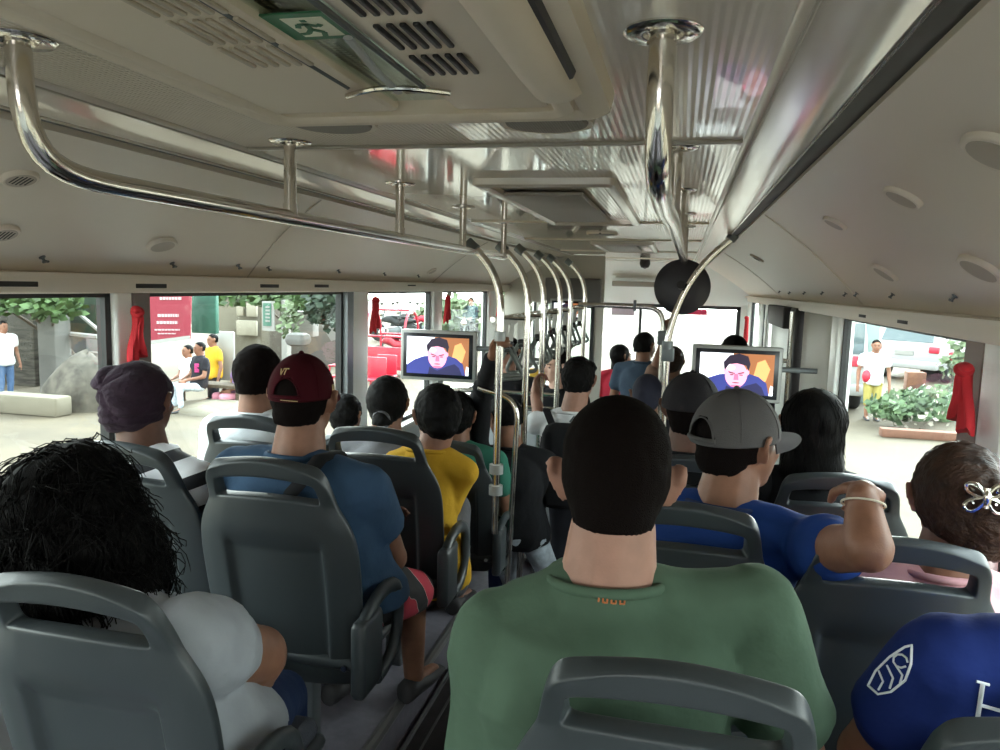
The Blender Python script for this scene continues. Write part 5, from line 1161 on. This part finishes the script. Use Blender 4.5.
tp=at(471,298,Y=bk.y); person('rider','motorcycle rider in dark clothes and helmet above the street-side television',tp,s=1.05,yaw=170,tyaw=170,skin=SKIN,shirt=fabric('teal_dark',(.03,.06,.07)),sleeve=1.8,pants=DPANT,hair=short_hair(thick=.03),floor=G+.1,seed=60,vox=.03)
motorbike(gp(455,343),100,'parked motorcycle among greenery left of the rider',TYRE,1.2)
tree('street_shrub','pale green shrub left of the motorcycle rider',gp(452,350),[(gp(452,350)+V((0,0,1.2)),(1.2,.6,.7)),(gp(460,348)+V((0,0,.6)),(1.0,.6,.6))],300,.3,LEAFP,seed=12,trunk=.03,cat='shrub')
tree('street_shrub','green shrub seen in the last street-side window',gp(520,340),[(gp(515,340)+V((0,0,1.6)),(1.6,.6,1.2)),(gp(530,338)+V((0,0,2.2)),(1.6,.6,1.0))],300,.35,LEAFP,seed=13,trunk=.03,cat='shrub')
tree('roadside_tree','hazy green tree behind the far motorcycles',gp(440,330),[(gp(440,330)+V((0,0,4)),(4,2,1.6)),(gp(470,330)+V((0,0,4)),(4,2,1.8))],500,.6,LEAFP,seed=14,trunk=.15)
# right side
def carbody(c,rz,L,W,Hh,kind,label,name,colm):
    t=thing(name,label,'car' if kind!='van' else 'van',c); M3=rotz(rz); T=lambda x,y,z: V(c)+M3@V((x,y,z)); ax=M3@V((1,0,0))
    if kind=='van': lower=[(0,.35),(-.02,.5),(-.02,Hh*.55),(.04,Hh*.94),(.18,Hh),(L-.9,Hh),(L-.35,Hh*.62),(L-.05,Hh*.5),(L,.5),(L-.05,.32)]; bel=Hh*.52
    else: lower=[(0,.38),(-.05,.55),(-.02,Hh*.52),(.06,Hh*.60),(.32,Hh*.94),(.6,Hh),(L*.55,Hh*.99),(L*.72,Hh*.64),(L-.25,Hh*.55),(L-.02,Hh*.42),(L,.45),(L-.05,.3)]; bel=Hh*.60
    rings=[]
    for x in(-1,-.97,-.9,0,.9,.97,1):
        r_=[]
        for y,z in lower:
            k=abs(x); xx=x*W/2*(1-.12*max(0,(z-bel))/(Hh-bel)); cy=L/2; 
            sh_=1 if k<.95 else (.985 if k<.99 else .96); r_.append(T(xx,cy+(y-cy)*sh_,.9+(z-.9)*(sh_ if k>.95 else 1)))
        rings.append(r_)
    m=MB(); m.loft(rings); obj('body',m,colm,t,40)
    m=MB(); yb=.04 if kind=='van' else .17; 
    if kind=='van': m.box(-W*.44,W*.44,-.045,-.0,Hh*.58,Hh*.88,Matrix.Translation(c)@M3.to_4x4(),bev=.03)
    else: m.poly([T(-W*.36,.06,Hh*.62),T(W*.36,.06,Hh*.62),T(W*.32,.30,Hh*.92),T(-W*.32,.30,Hh*.92)],M3@V((0,-1,.7)),.03)
    obj('rear_window',m,CARG,t,40)
    for sx in(-1,1):
        m=MB(); xs=sx*W/2*.985; q=[(.5,Hh*.62),(L*.68,Hh*.63),(L*.56,Hh*.92),(.62,Hh*.93)]
        P=[T(sx*W/2*(1-.12*(z-bel)/(Hh-bel))+sx*.004,y,z) for y,z in q]; m.poly(P if sx>0 else P[::-1],ax*sx,.02); obj('side_window',m,CARG,t,40)
        m=MB(); m.box(sx*W*.40-.13*1,sx*W*.40+.13,-.07,.12,Hh*.46,Hh*.56,Matrix.Translation(c)@M3.to_4x4(),bev=.03); obj('tail_light',m,REDP,t,40)
    m=MB(); m.box(-W*.47,W*.47,-.12,.1,.35,.58,Matrix.Translation(c)@M3.to_4x4(),bev=.05); obj('bumper',m,colm,t,40)
    m=MB(); m.box(-.25,.25,-.07,-.03,.72,.84,Matrix.Translation(c)@M3.to_4x4()); obj('number_plate',m,OW,t,40)
    for y in(.75,L-.85):
        for sx in(-1,1): m=MB(); wheel(m,T(sx*(W/2-.12),y,.34),.34,.22,ax); w_=obj('wheel',m,TYRE,t,60); m=MB(); m.lathe([(0,-.115),(.18,-.11),(.2,-.10),(0,-.10)],T(sx*(W/2-.12),y,.34),(ax.orthogonal(),ax.cross(ax.orthogonal()),-ax*sx),16); obj('hubcap',m,CHROME,w_)
    return t
vc=V((3.10,15.9,G)); carbody(vc,-3,4.6,1.85,2.0,'van','white van rear with dark window beside the walking man','parked_van',CARW)
carbody(at(914,381,Z=G)+V((-.3,0,0)),-38,4.6,1.9,1.75,'suv','white SUV seen from behind with red tail lights','parked_car',CARW)
wp=gp(876,420)
H=person('walk','man in white T-shirt and yellow shorts walking past the white van',at(877,340,Y=wp.y),s=1.0,yaw=175,tyaw=180,seat_pelvis=False,sw=.42,skin=SKIN,shirt=WHT,pants=mat('yellow_shorts',(0.350,0.294,0.084),.9),shorts=True,hair=short_hair(),hairmat=HAIRS,floor=G,seed=61,vox=.018)
p=at(866,376,Y=wp.y); tag(obj('red_bag',MB().ball((p.x,wp.y-.05,p.z),(.08,.07,.12),14,10),REDP),'small red bag held by the man in yellow shorts','bag')
tree('flower_bush','wide pale green bush with whitish blooms at the kerb',gp(920,430),[(gp(905,428)+V((0,0,.35)),(.7,.5,.22)),(gp(935,425)+V((0,.5,.3)),(.9,.6,.30)),(gp(958,420)+V((0,.6,.3)),(.8,.6,.3))],420,.15,mat('bush_leaf',(0.062,0.101,0.043),.8,var=.7,vscale=3),seed=20,trunk=.03,cat='bush')
rnd=random.Random(4); m=MB(); 
for c_,r_ in((gp(905,428)+V((0,-.1,.25)),(.7,.5,.22)),(gp(935,425)+V((0,.4,.35)),(.9,.6,.3)),(gp(958,420)+V((0,.5,.35)),(.8,.6,.3))): leaves(m,c_,r_,60,.09,rnd)
bo=[o for o in bpy.data.objects if o.get('label','').startswith('wide pale green bush')][0]; mesh_obj('blossom',tomesh(m,fix=False),mat('blossom',(0.372,0.336,0.276),.8),bo,0)
tree('palm_shrub','spiky yellowish plant rising above the bush',gp(955,412)+V((0,.5,0)),[(at(960,354,Y=17.5),(.2,.2,.3)),(at(952,366,Y=17.5),(.3,.2,.2))],60,.16,LEAFP,seed=22,trunk=.04,cat='plant')
a=gp(880,436);b=gp(985,432); m=MB(); m.box(a.x,b.x+1,a.y-.1,a.y+.12,G,G+.14,bev=.02); tag(obj('planter_edge',m,BRICK),'reddish brick edging in front of the flower bush','edging')
motorbike(gp(957,384),60,'red motorcycle parked behind the bush, beyond the red cloth',REDP,1.0)
blk('brick_kerb',908,372,926,383,20.5,.3,BRICK,'small reddish block behind the walking man','block',ground=True)
t=thing('white_fence','white railing fence behind the white SUV','fence',at(890,372,Y=27))
m=MB(); 
for i in range(14):
    px=882+i*8; p=at(px,345,Y=29); m.box(p.x-.05,p.x+.05,29,29.06,G,p.z)
for py in(348,362): p=at(878,py,Y=28.98);q=at(995,py,Y=28.98); m.box(p.x,q.x,28.95,29,p.z-.06,p.z+.06)
obj('railing',m,OW,t,0)
blk('teal_pillar',866,300,879,345,17.5,.3,mat('teal_paint',(.24,.31,.30),.7),'pale teal post behind the walking man','post',ground=True)
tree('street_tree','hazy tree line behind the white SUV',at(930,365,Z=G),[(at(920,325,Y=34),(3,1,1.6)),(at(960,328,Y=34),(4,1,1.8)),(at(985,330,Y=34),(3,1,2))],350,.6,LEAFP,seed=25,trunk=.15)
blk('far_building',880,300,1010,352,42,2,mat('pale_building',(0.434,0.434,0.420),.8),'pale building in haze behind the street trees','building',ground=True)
# ahead through the windshield
#blk('building_ahead',560,270,760,352,60,3,mat('pale_building',(0.000,0.000,0.000)),'washed out pale building straight ahead of the bus','building',ground=True)
# ================================================================ WORLD AND LIGHT
w=bpy.data.worlds.new('sky'); sc.world=w; w.use_nodes=True; nt=w.node_tree; bg=nt.nodes['Background']
tc=nt.nodes.new('ShaderNodeTexCoord'); sx=nt.nodes.new('ShaderNodeSeparateXYZ'); nt.links.new(tc.outputs['Generated'],sx.inputs[0])
rp=nt.nodes.new('ShaderNodeValToRGB'); rp.color_ramp.elements[0].color=(1,.985,.95,1); rp.color_ramp.elements[1].color=(.85,.92,1,1); rp.color_ramp.elements[1].position=.9
nt.links.new(sx.outputs[2],rp.inputs[0]); nt.links.new(rp.outputs[0],bg.inputs[0])
# cloud-veiled sun ahead of the bus brightens that side of the sky
dp=nt.nodes.new('ShaderNodeVectorMath'); dp.operation='DOT_PRODUCT'; dp.inputs[1].default_value=V((.12,.90,.42)).normalized(); nt.links.new(tc.outputs['Generated'],dp.inputs[0])
mr=nt.nodes.new('ShaderNodeMapRange'); mr.inputs[1].default_value=.62; mr.inputs[2].default_value=1; mr.inputs[3].default_value=5.2; mr.inputs[4].default_value=26; mr.interpolation_type='SMOOTHSTEP'; nt.links.new(dp.outputs['Value'],mr.inputs[0]); nt.links.new(mr.outputs[0],bg.inputs[1])
ld=bpy.data.lights.new('sun','SUN'); ld.energy=.8; ld.angle=R(6); ld.color=(1,.95,.86); lo=bpy.data.objects.new('sun',ld); col.objects.link(lo); lo.rotation_euler=V((.12,.90,1.1)).to_track_quat('Z','Y').to_euler()
sc.render.film_transparent=False
sc.view_settings.view_transform='Standard'; sc.view_settings.look='None'; sc.view_settings.gamma=1; sc.view_settings.use_curve_mapping=False; sc.view_settings.exposure=.62
c=sc.cycles; c.use_denoising=True; c.max_bounces=10; c.diffuse_bounces=6; c.glossy_bounces=4; c.transparent_max_bounces=16; c.transmission_bounces=6; c.caustics_reflective=False; c.caustics_refractive=False; c.sample_clamp_indirect=8
